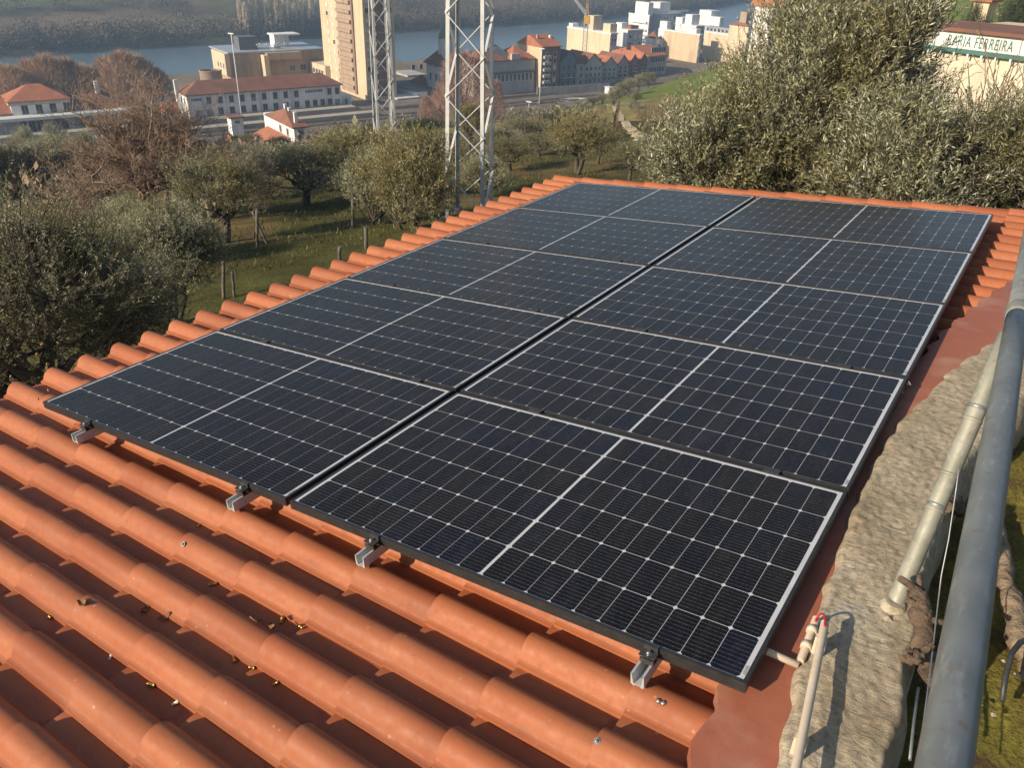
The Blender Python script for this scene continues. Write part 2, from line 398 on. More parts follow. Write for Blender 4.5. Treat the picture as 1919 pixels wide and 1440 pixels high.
# ------------------------------------------------------------------ terrain
Z_TOWN, Z_RIV = -49.5, -59.0
PQ = np.array([-400, -60, -8, -1, .3, 4, 8, 12, 23, 35, 48, 72, 125, 160, 192, 214, 230, 358, 372, 380, 2000.])
PZ = np.array([60, 9, 1.2, .15, .05, -1.1, -2.9, -4.2, -6.3, -8.7, -11, -16.4, -28.0, -36.0, -43.6, -49.3, Z_TOWN, Z_TOWN, -58.5, -61, -61.])
def farbank(Y): return np.minimum(-500 + .213 * Y, -352 + 8 * np.sin(Y / 60.))
def terrain(X, Y):
    X = np.asarray(X, float); Y = np.asarray(Y, float)
    dx, dy = X - CAM[0], Y - CAM[1]
    q = -(dx * TB[0] + dy * TB[1]); s = dx * TA[0] + dy * TA[1]
    z = np.interp(q, PQ, PZ)
    rise = sstep(s, 110, 340) * 30 * (1 - sstep(q, 165, 225)) * sstep(q, 5, 60)
    z = z + rise
    amp = np.interp(q, [0, 6, 20, 100, 205, 226], [0, .1, .5, 1.6, .6, 0])
    z = z + amp * (fbm(X / 17., Y / 17., 4, 3) - .5) * 2 * (q < 227)
    z = z + np.interp(q, [3, 12, 60, 200, 226], [0, .12, .2, .2, 0]) * (fbm(X / 2.3, Y / 2.3, 3, 9) - .5) * (q < 227)
    h = farbank(Y) - X
    zf = np.interp(h, [-6, 0, 8, 60, 140, 260, 420, 1000], [-61, Z_RIV - .4, -56.5, -52, -43, -24, 20, 45]) + 6 * (fbm(X / 90., Y / 90., 4, 21) - .5) * sstep(h, 5, 80)
    z = np.where(h > -6, np.maximum(z * (h < 0) + -99 * (h >= 0), zf), z)
    # behind the town to the right the valley bends: hillside closes the view
    zb = np.interp(Y, [1150, 1250, 1500, 2200], [-61, -56, 0, 60])
    z = np.maximum(z, np.where(Y > 1150, zb, -99))
    return z
def build_terrain():
    fwd = math.atan2(RC[2][0], RC[2][1])
    a = np.concatenate([np.linspace(-38, 38, 250), np.linspace(38, 322, 72)[1:-1]]); a = np.radians(a) + fwd
    r = np.concatenate([[0.6], np.geomspace(1.6, 60, 120), np.geomspace(60, 2300, 130)[1:]])
    A, Rr = np.meshgrid(a, r); X = CAM[0] + np.sin(A) * Rr; Y = CAM[1] + np.cos(A) * Rr
    Z = terrain(X, Y)
    na, nr = len(a), len(r)
    # keep the sheet clear below the mossy bank beside the wall and below the roof
    near = (np.abs(X - 3) < 6) & (Y < 9); Z = np.where(near, Z - .12, Z)
    V = np.stack([X, Y, Z], -1).reshape(-1, 3)
    i = np.arange(nr - 1)[:, None] * na; j = np.arange(na)[None, :]; j2 = (j + 1) % na
    F = np.stack([i + j, i + na + j, i + na + j2, i + j2], -1).reshape(-1, 4)[:, ::-1]
    cap = np.array([[0, 0, 0, 0]])
    me = np_mesh('terrain', V, F, M_TERR, smooth=True)
    dx, dy = X - CAM[0], Y - CAM[1]; q = -(dx * TB[0] + dy * TB[1]); s = dx * TA[0] + dy * TA[1]; h = farbank(Y) - X
    grass = np.array([.078, .076, .022]); dry = np.array([.150, .112, .048]); soil = np.array([.105, .076, .042]); town = np.array([.21, .175, .13])
    n = fbm(X / 5., Y / 5., 4, 33)[..., None]; n2 = fbm(X / 24., Y / 24., 4, 37)[..., None]
    c = grass * (1 - sstep(n, .42, .60)) + dry * sstep(n, .42, .60)
    c = c * (1 - .6 * sstep(n2, .5, .65)) + soil * .6 * sstep(n2, .5, .65)
    vine = (sstep(s, 55, 75) * sstep(q, 25, 40) * (1 - sstep(q, 200, 225)))[..., None]
    g2 = sstep(s, 128, 150)[..., None] * (1 - sstep(q, 195, 215))[..., None]
    c = c * (1 - vine) + vine * (np.array([.30, .245, .095]) * (1 - g2) + np.array([.15, .18, .035]) * g2)
    tw = sstep(q, 222, 229)[..., None]; c = c * (1 - tw) + town * tw
    fh = sstep(h, 0, 10)[..., None]
    field = np.array([.15, .11, .07]); meadow = np.array([.115, .115, .05]); wood = np.array([.085, .075, .045])
    nf = fbm(X / 60., Y / 110., 4, 51)[..., None]
    fc = wood * (1 - sstep(nf, .42, .5)) + field * sstep(nf, .42, .5); fc = fc * (1 - sstep(nf, .55, .62)) + meadow * sstep(nf, .55, .62)
    left = (1 - sstep(Y, 300, 380))[..., None]
    hh = (h + 14 * (fbm(X / 40., Y / 40., 3, 57) - .5))[..., None]
    band = field * 1.25 * sstep(hh, 34, 42) * (1 - sstep(hh, 92, 98)) + wood * .6 * sstep(hh, 92, 98) * (1 - sstep(hh, 112, 118)) + np.array([.12, .135, .05]) * sstep(hh, 112, 118)
    fc = fc * (1 - left * sstep(hh, 34, 42)) + band * left
    c = c * (1 - fh) + fc * fh
    ca = me.color_attributes.new('ground', 'FLOAT_COLOR', 'POINT')
    ca.data.foreach_set('color', np.concatenate([c, np.ones_like(c[..., :1])], -1).reshape(-1).astype(np.float32))
    tag(link('terrain', me), kind='structure')
build_terrain()
w = MB().face([(-900, -700, Z_RIV), (300, -700, Z_RIV), (300, 2400, Z_RIV), (-900, 2400, Z_RIV)])
tag(w.build('river', M_WATER), kind='structure')

# ================================================================== THE HOUSE: roof tiles, flashing, wall
ROOF_M = Matrix(((C6, 0, -N6, 0), (0, 1, 0, 0), (N6, 0, C6, 0), (0, 0, 0, 1)))   # roof frame -> world
TP, TL, TC, TE = .205, .352, .144, -.63                # tile pitch, exposed length, crest phase, eave
CREST, PANN = -.090, -.156
STEP = .021
def prof(w):                                           # tile cross-section, w from the crest, about -.08 .. +.15
    w = np.asarray(w, float)
    x = np.clip(np.abs(w) / .058, 0, 1)
    top = CREST - (CREST - PANN) * (1 - np.power(np.maximum(0, 1 - np.power(x, 2.15)), .55))
    return np.where(np.abs(w) < .058, top, PANN + .003 * np.cos((w - .102) / .03 * 1.2))
def tile_n(v, u):
    w = (u - TC + TP / 2) % TP - TP / 2
    fr = ((v - TE) % TL) / TL
    return float(prof(w)) - STEP * fr
def tile_mesh(name, L=TL + .055, seed=0):
    r = np.random.default_rng(seed)
    ws = [-.074, -.0585, -.054, -.047, -.036, -.023, -.008, .008, .023, .036, .047, .054, .0585, .076, .10, .124, .148]
    ns = [max(float(prof(a)), -.142) if a < -.052 else float(prof(a)) for a in ws]
    ns[0] = -.143; ns[1] = -.140
    ns = [n + r.normal(0, .0006) for n in ns]
    b = MB(); k = len(ws)
    rows = [(0.0, 0.0), (L * .5, -STEP / 2 * L / TL), (L, -STEP * L / TL)]
    for j in range(len(rows) - 1):
        (v0, d0), (v1, d1) = rows[j], rows[j + 1]
        base = len(b.v)
        b.v += [(v0, w_, n_ + d0) for w_, n_ in zip(ws, ns)] + [(v1, w_, n_ + d1) for w_, n_ in zip(ws, ns)]
        for i in range(k - 1):
            b.f.append([base + i, base + k + i, base + k + i + 1, base + i + 1]); b.m.append(0); b.s.append(True)
    t = .018
    for i in range(k - 1):                              # lower end lip, chamfered slightly forward
        b.face([(0, ws[i], ns[i]), (0, ws[i + 1], ns[i + 1]), (.002, ws[i + 1], ns[i + 1] - t), (.002, ws[i], ns[i] - t)], 1)
    b.face([(0, ws[0], ns[0]), (0, ws[0], ns[0] - .015), (L, ws[0], ns[0] - .015 - STEP * L / TL), (L, ws[0], ns[0] - STEP * L / TL)], 0)
    return b.mesh(name, [M_TILE, M_TILE_EDGE])
house = empty('house', (1.5, 2.3, -2.2), 0, 'low house with terracotta barrel tile roof carrying the solar panels', 'house')
house_inv = Matrix.Translation((-1.5, -2.3, 2.2))
hw = MB(); hw.box((-.30, -2.6, -3.6), (3.45, 5.80, -.30)); hwo = hw.build('wall', M_WHITE, house); hwo.matrix_parent_inverse = house_inv
# roof deck below the tiles
dk = MB()
def flash_left(u): return float(np.interp(u, [-3, -.21, .0, 2.3, 2.46, 2.94, 3.65, 4.13, 5.0, 6.0], [3.50, 3.487, 3.475, 3.50, 3.53, 3.576, 3.72, 3.84, 4.12, 4.5]))
def conc_left(u): return float(np.interp(u, [-3, -.8, -.17, .18, .39, 1.0, 1.4, 1.77, 2.41, 3.1, 3.47, 4.2, 5.2, 6.2], [3.80, 3.72, 3.668, 3.622, 3.605, 3.567, 3.55, 3.578, 3.668, 3.846, 3.90, 4.15, 4.6, 5.1]))
dk.box((TE + .03, -2.5, -.215), (3.56, 5.96, -.172))
deck = dk.build('roof', M_TILE_EDGE, house)
deck.matrix_parent_inverse = house_inv; deck.matrix_basis = ROOF_M
deck['label'] = 'orange terracotta barrel tile roof'
TM = [tile_mesh('tile', seed=k) for k in range(3)]
placed = []; hidden = []
UMAX = 5.98
for ci in range(-12, 29):
    uc = TC + TP * ci
    for ri in range(0, 20):
        v0 = TE + TL * ri
        if v0 > flash_left(uc) - .02: continue
        if v0 > 5: continue
        under = v0 > .07 and v0 + TL < 3.50 and .16 < uc < 5.15
        x0, y0 = proj(roofpt(v0 + .17, uc, -.1))
        inside = -70 < x0 < 1990 and 250 < y0 < 1530
        if under or not inside or uc < -1.5: hidden.append((v0, uc))
        else: placed.append((v0, uc))
placed.sort(key=lambda t: t[1])
if len(placed) > 300:
    placed.sort(key=lambda t: np.linalg.norm(roofpt(t[0], t[1]) - CAM)); hidden += placed[300:]; placed = placed[:300]
print('TILES', len(placed), len(hidden))
rt = random.Random(3)
for k, (v0, uc) in enumerate(placed):
    end = flash_left(uc) + .01
    L = TL + .055
    me = TM[rt.randrange(3)]
    if v0 + L > end + .03: me = tile_mesh('tile', max(.06, end - v0), 5)
    o = link('tile', me, deck, (v0 + rt.uniform(-.006, .006), uc + rt.uniform(-.003, .003), rt.uniform(-.002, .002)))
    o.rotation_euler = (rt.uniform(-.012, .012), rt.uniform(-.003, .003), rt.uniform(-.009, .009))
b = MB()
for v0, uc in hidden:
    me = TM[0]; i0 = len(b.v)
    sc = min(1.0, max(.15, (flash_left(uc) + .01 - v0) / (TL + .055)))
    b.v += [(v.co[0] * sc + v0, v.co[1] + uc, v.co[2]) for v in me.vertices]
    for p in me.polygons: b.f.append([i0 + x for x in p.vertices]); b.m.append(p.material_index); b.s.append(p.use_smooth)
tag(b.build('tile_field', [M_TILE, M_TILE_EDGE], deck), kind='stuff')
# flashing sheet between the tiles and the mortar, a low hemmed strip
fl = MB(); us = np.concatenate([np.linspace(-2.5, 2.2, 70), np.linspace(2.25, 6.0, 60)])
def fpt(u, side, n):
    if side == 0:
        w_ = (u - TC + TP / 2) % TP - TP / 2
        return (flash_left(u) - .012 + .016 * math.cos(w_ / TP * 2 * math.pi), u, n)
    return (conc_left(u) + .035, u, n)
for a_, c_ in zip(us[:-1], us[1:]):
    P0, P1 = fpt(a_, 0, -.074), fpt(c_, 0, -.074); Q0, Q1 = fpt(a_, 1, -.068), fpt(c_, 1, -.068)
    i = len(fl.v); fl.v += [P0, P1, Q1, Q0]; fl.f.append([i, i + 3, i + 2, i + 1]); fl.m.append(0); fl.s.append(True)
    w0 = tile_n(P0[0], a_) - .004; w1 = tile_n(P1[0], c_) - .004
    fl.face([(P0[0], a_, -.074), (P1[0], c_, -.074), (P1[0] - .012, c_, min(w1, -.08)), (P0[0] - .012, a_, min(w0, -.08))], 0, True)
flo = fl.build('flashing', M_FLASH, house); flo.matrix_parent_inverse = house_inv; flo.matrix_basis = ROOF_M
flo['label'] = 'dull red painted flashing strip along the mortar edge'
# far verge: mortar-bedded closing row under the last barrels
vg = MB(); vg.box((TE + .02, 5.925, -.17), (4.6, 5.965, -.118))
vo = vg.build('verge_board', M_TILE_EDGE, house); vo.matrix_parent_inverse = house_inv; vo.matrix_basis = ROOF_M

# ================================================================== SOLAR PANELS
PL, PW, RG, CG, FH, LIP = 1.755, 1.038, .020, .025, .035, .011
def cell_mesh():
    a, c, ch = .0828 / 2, .1644 / 2, .0072              # half cell: short side along x, clipped corners
    pts = [(-a, -c + ch), (-a + ch, -c), (a - ch, -c), (a, -c + ch), (a, c - ch), (a - ch, c), (-a + ch, c), (-a, c - ch)]
    return MB().face([(x, y, 0) for x, y in pts]).mesh('cell', M_CELL)
ME_CELL = cell_mesh()
fm = MB()
fm.box((0, 0, -FH), (PL, LIP, 0)).box((0, PW - LIP, -FH), (PL, PW, 0)).box((0, LIP, -FH), (LIP, PW - LIP, -.0003)).box((PL - LIP, LIP, -FH), (PL, PW - LIP, -.0003))
fm.box((LIP, LIP, -FH), (PL - LIP, LIP + .02, -FH + .002)).box((LIP, PW - LIP - .02, -FH), (PL - LIP, PW - LIP, -FH + .002))
for zz in (-.012, -.022): fm.box((.0, -.0012, zz - .002), (PL, 0, zz))
ME_FRAME = fm.mesh('frame', M_BLACKAL)
bsm = MB(); bsm.box((LIP, LIP, -.007), (PL - LIP, PW - LIP, -.0022)); ME_SHEET = bsm.mesh('back_sheet', M_SHEET)
lbm = MB(); lbm.box((0, 0, 0), (.008, .035, .0004)); ME_LABEL = lbm.mesh('label', M_BARCODE)
ROWN = ['nearest', 'second nearest', 'middle', 'second farthest', 'farthest']
for i in range(5):
    for j in range(2):
        side = 'eave side' if j == 0 else 'wall side'
        e = empty('solar_panel', (0, 0, 0), 0, 'black framed solar panel, %s row from the camera, %s column' % (ROWN[i], side), 'solar panel', 'solar panels on the tiled roof')
        jit = random.Random(i * 2 + j)
        e.matrix_world = ROOF_M @ Matrix.Translation((j * (PL + CG), i * (PW + RG), jit.uniform(-.0012, .0012))) @ Matrix.Rotation(jit.uniform(-.0012, .0012), 4, 'X')
        link('frame', ME_FRAME, e); link('back_sheet', ME_SHEET, e)
        link('label', ME_LABEL, e, (PL - LIP - .0105, .03, -.0021))
        half = 10 * .0848; x00 = (PL - 2 * half - .010) / 2
        for hx in range(2):
            for cx in range(10):
                x = x00 + hx * (half + .010) + (cx + .5) * .0848
                for cy in range(6):
                    y = (PW - 6 * .1668) / 2 - .0052 + (cy + .5) * .1668
                    o = link('cell', ME_CELL, e, (x, y, -.0016))
                    if (cx + hx) % 2 == 1: o.rotation_euler = (0, 0, math.pi)

# ================================================================== MOUNTING RAILS with clamps
RAILV = [.405, 1.520, 2.212, 3.262]
RAILN = ['leftmost, near the eave', 'second from the eave', 'third from the eave', 'rightmost, next to the flashing']
UT = -.084; UB = 5.33
def rail_mesh():
    b = MB(); wv = .020; t = .0025; top, bot = -.0385, -.0775
    sec = [(-wv, bot), (wv, bot), (wv, top), (wv - .007, top), (wv - .007, top - .005), (wv - t, top - .005), (wv - t - .004, bot + .012), (wv - .009, bot + t),
           (-wv + .009, bot + t), (-wv + t + .004, bot + .012), (-wv + t, top - .005), (-wv + .007, top - .005), (-wv + .007, top), (-wv, top)]
    k = len(sec)
    for i in range(k):
        a, c = sec[i], sec[(i + 1) % k]
        b.face([(a[0], UT, a[1]), (c[0], UT, c[1]), (c[0], UB, c[1]), (a[0], UB, a[1])][::-1])
    for (p, q) in (((0, 1, 7, 8)), ((1, 2, 6, 7)), ((2, 3, 4, 5)), ((0, 8, 9, 13)), ((13, 9, 10, 12))) if False else ():
        pass
    for u_ in (UT,):                                    # end faces of the U
        for quad in ([(-wv, bot), (wv, bot), (wv - .009, bot + t), (-wv + .009, bot + t)],
                     [(wv, bot), (wv, top), (wv - t, top), (wv - t - .004, bot + .012), (wv - .009, bot + t)],
                     [(-wv, bot), (-wv + .009, bot + t), (-wv + t + .004, bot + .012), (-wv + t, top), (-wv, top)]):
            b.face([(x, u_ - .0003, n) for x, n in quad])
    for sx in (-1, 1): b.box((sx * .013 - .004, UT + .002, bot - .006), (sx * .013 + .004, UB, bot + .0005))
    return b.mesh('channel', M_ALU)
ME_RAIL = rail_mesh()
def bolt_mesh():
    b = MB(); b.tube([(0, 0, 0), (0, 0, .006)], .0065, 6); b.tube([(0, 0, .006), (0, 0, .0075)], [.0065, .005], 6); b.tube([(0, 0, -.02), (0, 0, 0)], .0035, 8); b.tube([(0, 0, -.002), (0, 0, 0)], .0085, 12); return b.mesh('bolt', M_STEEL)
ME_BOLT = bolt_mesh()
ec = MB(); ec.box((-.021, -.034, -.0385), (.021, -.0015, -.031)).box((-.021, -.0075, -.031), (.021, -.0015, .0012)).box((-.021, -.0075, .0012), (.021, .0065, .0038)).box((-.024, -.036, -.014), (.024, -.0076, -.010)); ec.box((-.021, -.036, -.031), (.021, -.032, -.020))
ME_ENDC = ec.mesh('end_clamp', M_CLAMP)
mc = MB(); mc.box((-.03, -.0075, -.03), (.03, .0075, .0012)).box((-.03, -.018, .0012), (.03, .018, .0042)); ME_MIDC = mc.mesh('mid_clamp', M_CLAMP)
for v_, nm in zip(RAILV, RAILN):
    e = empty('mounting_rail', (0, 0, 0), 0, 'aluminium U channel rail end under the panels, %s' % nm, 'rail', 'panel mounting rails')
    e.matrix_world = ROOF_M @ Matrix.Translation((v_, 0, 0))
    link('channel', ME_RAIL, e)
    c = link('end_clamp', ME_ENDC, e, (.004, 0, 0)); link('bolt', ME_BOLT, c, (0, -.022, -.0095))
    for i in range(1, 5):
        c = link('mid_clamp', ME_MIDC, e, (0, i * (PW + RG) - RG / 2, 0))

# ================================================================== things lying on the tiles
def lay(name, me, px, py, label, cat, rz=0.0, group='small scraps left on the tiles', dn=0.0, tilt=0.0):
    v, u = on_roof(px, py, -.1)
    for _ in range(6):
        n = tile_n(v, u); v, u = on_roof(px, py, n)
    o = link(name, me); tag(o, label, cat, group)
    g = (tile_n(v, u + .006) - tile_n(v, u - .006)) / .012
    o.matrix_world = ROOF_M @ Matrix.Translation((v, u, n + .0005 + dn)) @ Matrix.Rotation(math.atan(max(-1.2, min(1.2, g))), 4, 'X') @ Matrix.Rotation(rz, 4, 'Z') @ Matrix.Rotation(tilt, 4, 'Y')
    return o
sw = MB(); sw.tube([(0, 0, 0), (0, 0, .004)], .0125, 14); sw.tube([(0, 0, .004), (0, 0, .011)], .0065, 6); sw.tube([(0, 0, .011), (0, 0, .0125)], [.0065, .004], 6)
ME_SCREW = sw.mesh('roof_screw', M_STEEL); ME_SCREW.transform(Matrix.Scale(.75, 4))
def ferr(r, l, mt):
    b = MB(); n = 10
    b.tube([(-l, 0, r), (l * .2, 0, r), (l * .25, 0, r), (l, 0, r)], [r, r, r * 1.25, r * 1.25], n, cap=False)
    b.tube([(-l * .98, 0, r), (l * .98, 0, r)], [r * .8, r], n); return b.mesh('ferrule', mt)
ME_BR = ferr(.0055, .014, M_BRASS); ME_BR2 = ferr(.004, .009, M_BRASS); ME_WH = ferr(.0045, .010, M_SHUT)
def leafbit(seed):
    r = random.Random(seed); b = MB(); n = 6; pts = []
    for i in range(n):
        t = i / (n - 1); w_ = .011 * math.sin(math.pi * min(.97, max(.06, t))) + .001
        z = .002 + .010 * (t - .5) ** 2 * 4 + r.uniform(0, .004)
        pts.append(((t - .5) * .044, w_, z))
    for p, q in zip(pts[:-1], pts[1:]):
        b.face([(p[0], -p[1], p[2] + .006), (q[0], -q[1], q[2] + .006), (q[0], 0, q[2]), (p[0], 0, p[2])], 0, True)
        b.face([(p[0], 0, p[2]), (q[0], 0, q[2]), (q[0], q[1], q[2] + .007), (p[0], p[1], p[2] + .007)], 0, True)
    return b.mesh('dry_leaf', M_DRYLEAF)
lay('roof_screw', ME_SCREW, 344, 1021, 'loose washer head screw on a barrel left of the second rail', 'screw', 0)
lay('roof_screw', ME_SCREW, 1119, 1391, 'washer head screw on the lowest barrel at the bottom edge, below the rightmost rail', 'screw', 0)
rv = MB(); rv.tube([(0, 0, 0), (0, 0, .003), (0, 0, .0055)], [.0075, .007, .003], 12); ME_RIV = rv.mesh('rivet', M_STEEL)
lay('rivet', ME_RIV, 1234, 1315, 'left one of two small rivet heads below the rightmost rail', 'rivet')
lay('rivet', ME_RIV, 1243, 1319, 'right one of two small rivet heads below the rightmost rail', 'rivet')
for k, (px, py, lb) in enumerate([(158, 1134, 'brown curled dry leaf on a barrel at the left edge of the roof'), (311, 1161, 'brown dry leaf caught at a tile step left of the metal scraps'),
                                  (506, 1181, 'dark curled dry leaf beside the brass scraps in a tile gully'), (478, 1168, 'small dark leaf scrap just left of the curled dry leaf'), (270, 1149, 'dark leaf scrap in the shaded gully near the left tile step')]):
    lay('dry_leaf', leafbit(k), px, py, lb, 'dry leaf', k * 1.3, 'dry leaves on the tiles')
for k, (px, py, me, lb) in enumerate([(285, 1286, ME_BR, 'largest brass ferrule lying across a shaded tile gully, bottom left'), (329, 1321, ME_WH, 'pale plastic ferrule just below the largest brass one'),
        (529, 1165, ME_BR, 'brass ferrule beside the dark curled leaf'), (565, 1178, ME_BR2, 'small brass ferrule right of the dark curled leaf'), (400, 1098, ME_BR, 'brass ferrule on a tile step midway down the left roof'),
        (373, 987, ME_BR2, 'small brass ferrule highest up near the second rail'), (440, 1239, ME_BR, 'brass ferrule at a tile step above the lowest scraps'), (473, 1254, ME_BR2, 'tiny brass ferrule right of the one at the tile step'),
        (517, 1284, ME_BR2, 'lowest tiny brass ferrule on a lit barrel'), (208, 1235, ME_WH, 'pale ferrule at a tile step left of the largest brass one'), (95, 1159, ME_BR2, 'brass ferrule at the step near the left picture edge'), (394, 986, ME_WH, 'tiny pale ferrule beside the highest brass one')]):
    lay('ferrule', me, px, py, lb, 'ferrule', k * .9 + .3)

# ================================================================== MORTAR WALL TOP, RAILING, CONDUITS at the right
wall = MB()
us = np.concatenate([np.linspace(-1.2, 2.6, 520), np.linspace(2.61, 6.0, 160)]); nt = 60
def conc_right(u): return float(np.interp(u, [-3, 0, .5, 1.04, 1.5, 2.1, 3, 4, 6], [3.97, 3.905, 3.87, 3.84, 3.85, 3.95, 4.25, 4.6, 5.6]))
gv = np.zeros((len(us), nt, 3))
for i, u_ in enumerate(us):
    xl = conc_left(u_) * C6 + .006 * math.sin(u_ * 31) + .010 * (vnoise(u_ * 9, 1.5, 4) - .5) + .012 * (vnoise(u_ * 23, 2.5, 5) - .5); xr = conc_right(u_) + .05 * (vnoise(u_ * 6, 3.3, 7) - .5)
    t = np.linspace(0, 1, nt - 8)
    x = xl + (xr - xl) * t
    z = .338 + .018 * t + .005 * (fbm(x * 14, np.full_like(x, u_ * 9), 5, 61) - .5) * 2 + .010 * (fbm(x * 3.1, np.full_like(x, u_ * 3.1), 3, 63) - .5) * 2
    z = z + .005 * (fbm(x * 60 + u_ * 14, np.full_like(x, u_ * 36), 3, 64) - .5) * 2
    z = z - .045 * np.power(1 - np.clip(t / .10, 0, 1), 2) - .05 * np.power(np.clip((t - .9) / .1, 0, 1), 2)
    zl = [.20, .285, z[0] - .014]; xl_ = [xl - .010, xl - .008, xl - .003]
    zr = [z[-1] - .02, z[-1] - .07, .1, -.1, -.5]; xr_ = [xr + .006, xr + .012, xr + .02, xr + .02, xr + .02]
    gv[i, :, 0] = np.concatenate([xl_, x, xr_]); gv[i, :, 1] = u_; gv[i, :, 2] = np.concatenate([zl, z, zr])
i = np.arange(len(us) - 1)[:, None] * nt; j = np.arange(nt - 1)[None, :]
F = np.stack([i + j, i + j + 1, i + nt + j + 1, i + nt + j], -1).reshape(-1, 4)
o = link('mortar_wall', np_mesh('mortar_wall', gv.reshape(-1, 3), F, M_CONC, True))
tag(o, 'rough grey mortar wall top between the red flashing and the pipe railing', 'wall')
# mossy bank
nx, ny = 90, 160
X, Y = np.meshgrid(np.linspace(3.80, 7.0, nx), np.linspace(-3.2, 6.0, ny))
Z = .185 + .05 * (fbm(X * 2.2, Y * 2.2, 4, 71) - .5) * 2 + .03 * (fbm(X * 9, Y * 9, 4, 73) - .5) * 2 - .05 * (1 - sstep(X, 3.85, 4.02)) + .04 * sstep(X, 4.3, 7) - .3 * sstep(Y, 4.5, 6.0)
X = X + np.maximum(0, Y - 2) * .38
i = np.arange(ny - 1)[:, None] * nx; j = np.arange(nx - 1)[None, :]
F = np.stack([i + j, i + j + 1, i + nx + j + 1, i + nx + j], -1).reshape(-1, 4)
tag(link('mossy_ground', np_mesh('mossy_ground', np.stack([X, Y, Z], -1).reshape(-1, 3), F, M_MOSS, True)), kind='structure')
# handrail
H0, H1 = np.array([3.89, -.79, 1.23]), np.array([3.846, .62, 1.136]); hd = (H1 - H0) / np.linalg.norm(H1 - H0)
rl = empty('pipe_railing', (3.775, .56, .33), 0, 'thick grey galvanised pipe handrail on an upright pipe post', 'railing')
rinv = Matrix.Translation((-3.775, -.56, -.33))
b = MB(); b.tube([H0 + hd * t for t in np.linspace(-2.2, 1.98, 9)], .030, 28); p = b.build('handrail', M_GALV, rl); p.matrix_parent_inverse = rinv
jn = H0 + hd * 1.98
b = MB(); b.tube([jn - hd * .05, jn - hd * .03, jn + hd * .03, jn + hd * .05], [.031, .0335, .0335, .031], 28); p = b.build('weld_collar', M_OLDPIPE, rl); p.matrix_parent_inverse = rinv
b = MB(); b.tube([jn + hd * t for t in np.linspace(0, 3.4, 5)], .030, 24); p = b.build('handrail', M_GALV, rl); p.matrix_parent_inverse = rinv
pb = np.array([3.775, .56, .315]); pt = CAM + ray(1889, 628) * 2.44
def pp(t): return pb + (pt - pb) * t
b = MB(); b.tube([pp(t) for t in (0, .02, .2, .4, .6, .8, 1.0)], .0265, 24); p = b.build('post', M_OLDPIPE, rl); p.matrix_parent_inverse = rinv
for t in (.375, .39, .50, .695, .74): 
    b = MB(); b.tube([pp(t - .006), pp(t - .003), pp(t + .003), pp(t + .006)], [.0267, .0285, .0285, .0267], 24); p = b.build('wire_wrap' if t in (.39, .74) else 'collar', M_OLDPIPE if t not in (.39, .74) else M_WIRE, rl); p.matrix_parent_inverse = rinv
b = MB()
for k in range(26):
    pass
# mortar foot of the post
b = MB(); b.tube([(3.775, .56, .33), (3.775, .56, .352), (3.776, .561, .362)], [.045, .036, .028], 18); p = b.build('mortar_foot', M_CONC, rl); p.matrix_parent_inverse = rinv
# tie wire hanging from the post
def wob(p0, p1, n, amp, seed, sag=0.0):
    r = np.random.default_rng(seed); p0 = np.array(p0, float); p1 = np.array(p1, float); out = []
    for k in range(n + 1):
        t = k / n; q = p0 + (p1 - p0) * t + r.normal(0, amp, 3) * (0 < k < n); q[2] -= sag * 4 * t * (1 - t); out.append(q)
    return out
def wire(px_list, z_list, r, name, label, mt=M_WIRE, cat='wire', grp=None):
    pts = [on_z(px, py, z) for (px, py), z in zip(px_list, z_list)]
    b = MB(); b.tube(pts, r, 6); return tag(b.build(name, mt), label, cat, grp)
wire([(1797, 880), (1790, 930), (1778, 1010), (1764, 1080), (1758, 1130), (1750, 1200), (1742, 1270), (1722, 1420), (1716, 1470)], [.78, .70, .60, .50, .45, .42, .40, .38, .38], .0022, 'tie_wire', 'thin grey wire hanging from the post down the dark gap')
wire([(1919, 500), (1888, 545), (1882, 590), (1880, 640), (1868, 680)], [.75, .70, .62, .58, .55], .002, 'tie_wire', 'thin wire loop crossing the far end of the railing')
wire([(1721, 1290), (1712, 1360), (1705, 1425)], [.36, .36, .36], .004, 'loose_wire', 'short grey wire stub beside the dark gap at bottom right')
# conduits
cd = empty('conduit', (3.7, -.2, .39), 0, 'cream plastic conduit pipe running along the mortar wall towards the camera', 'conduit', 'cream conduits'); cinv = Matrix.Translation((-3.7, .2, -.39))
c0 = on_z(1546, 1168, .40); c1 = on_z(1492, 1440, .405); dd = (c1 - c0) / np.linalg.norm(c1 - c0)
b = MB(); b.tube([c0, c0 + dd * .2, c1, c1 + dd * .5], .0115, 16, cap=False); b.tube([c0 + dd * .003, c1], .0095, 12); p = b.build('pipe', M_PVC, cd); p.matrix_parent_inverse = cinv
for t in (.06, .42):
    q = c0 + dd * t; b = MB(); b.box((q[0] - .016, q[1] - .009, .325), (q[0] + .016, q[1] + .009, .398)); p = b.build('clip', M_PVC, cd); p.matrix_parent_inverse = cinv
d0, d1, d2, d3 = on_z(1425, 1216, .325), on_z(1497, 1248, .325), on_z(1500, 1240, .335), on_z(1530, 1160, .365)
cd2 = empty('conduit', d1, 0, 'short cream conduit elbow coming out from under the nearest panel', 'conduit', 'cream conduits'); c2inv = Matrix.Translation((-d1).tolist())
b = MB(); b.tube([d0 - (d1 - d0) * 1.5, d0, d1], .0105, 14); p = b.build('pipe', M_PVC, cd2); p.matrix_parent_inverse = c2inv
b = MB(); b.tube([d2, d3], .0115, 14, cap=False); b.tube([d2, d2 + (d3 - d2) * .97], .009, 12); p = b.build('riser', M_PVC, cd2); p.matrix_parent_inverse = c2inv
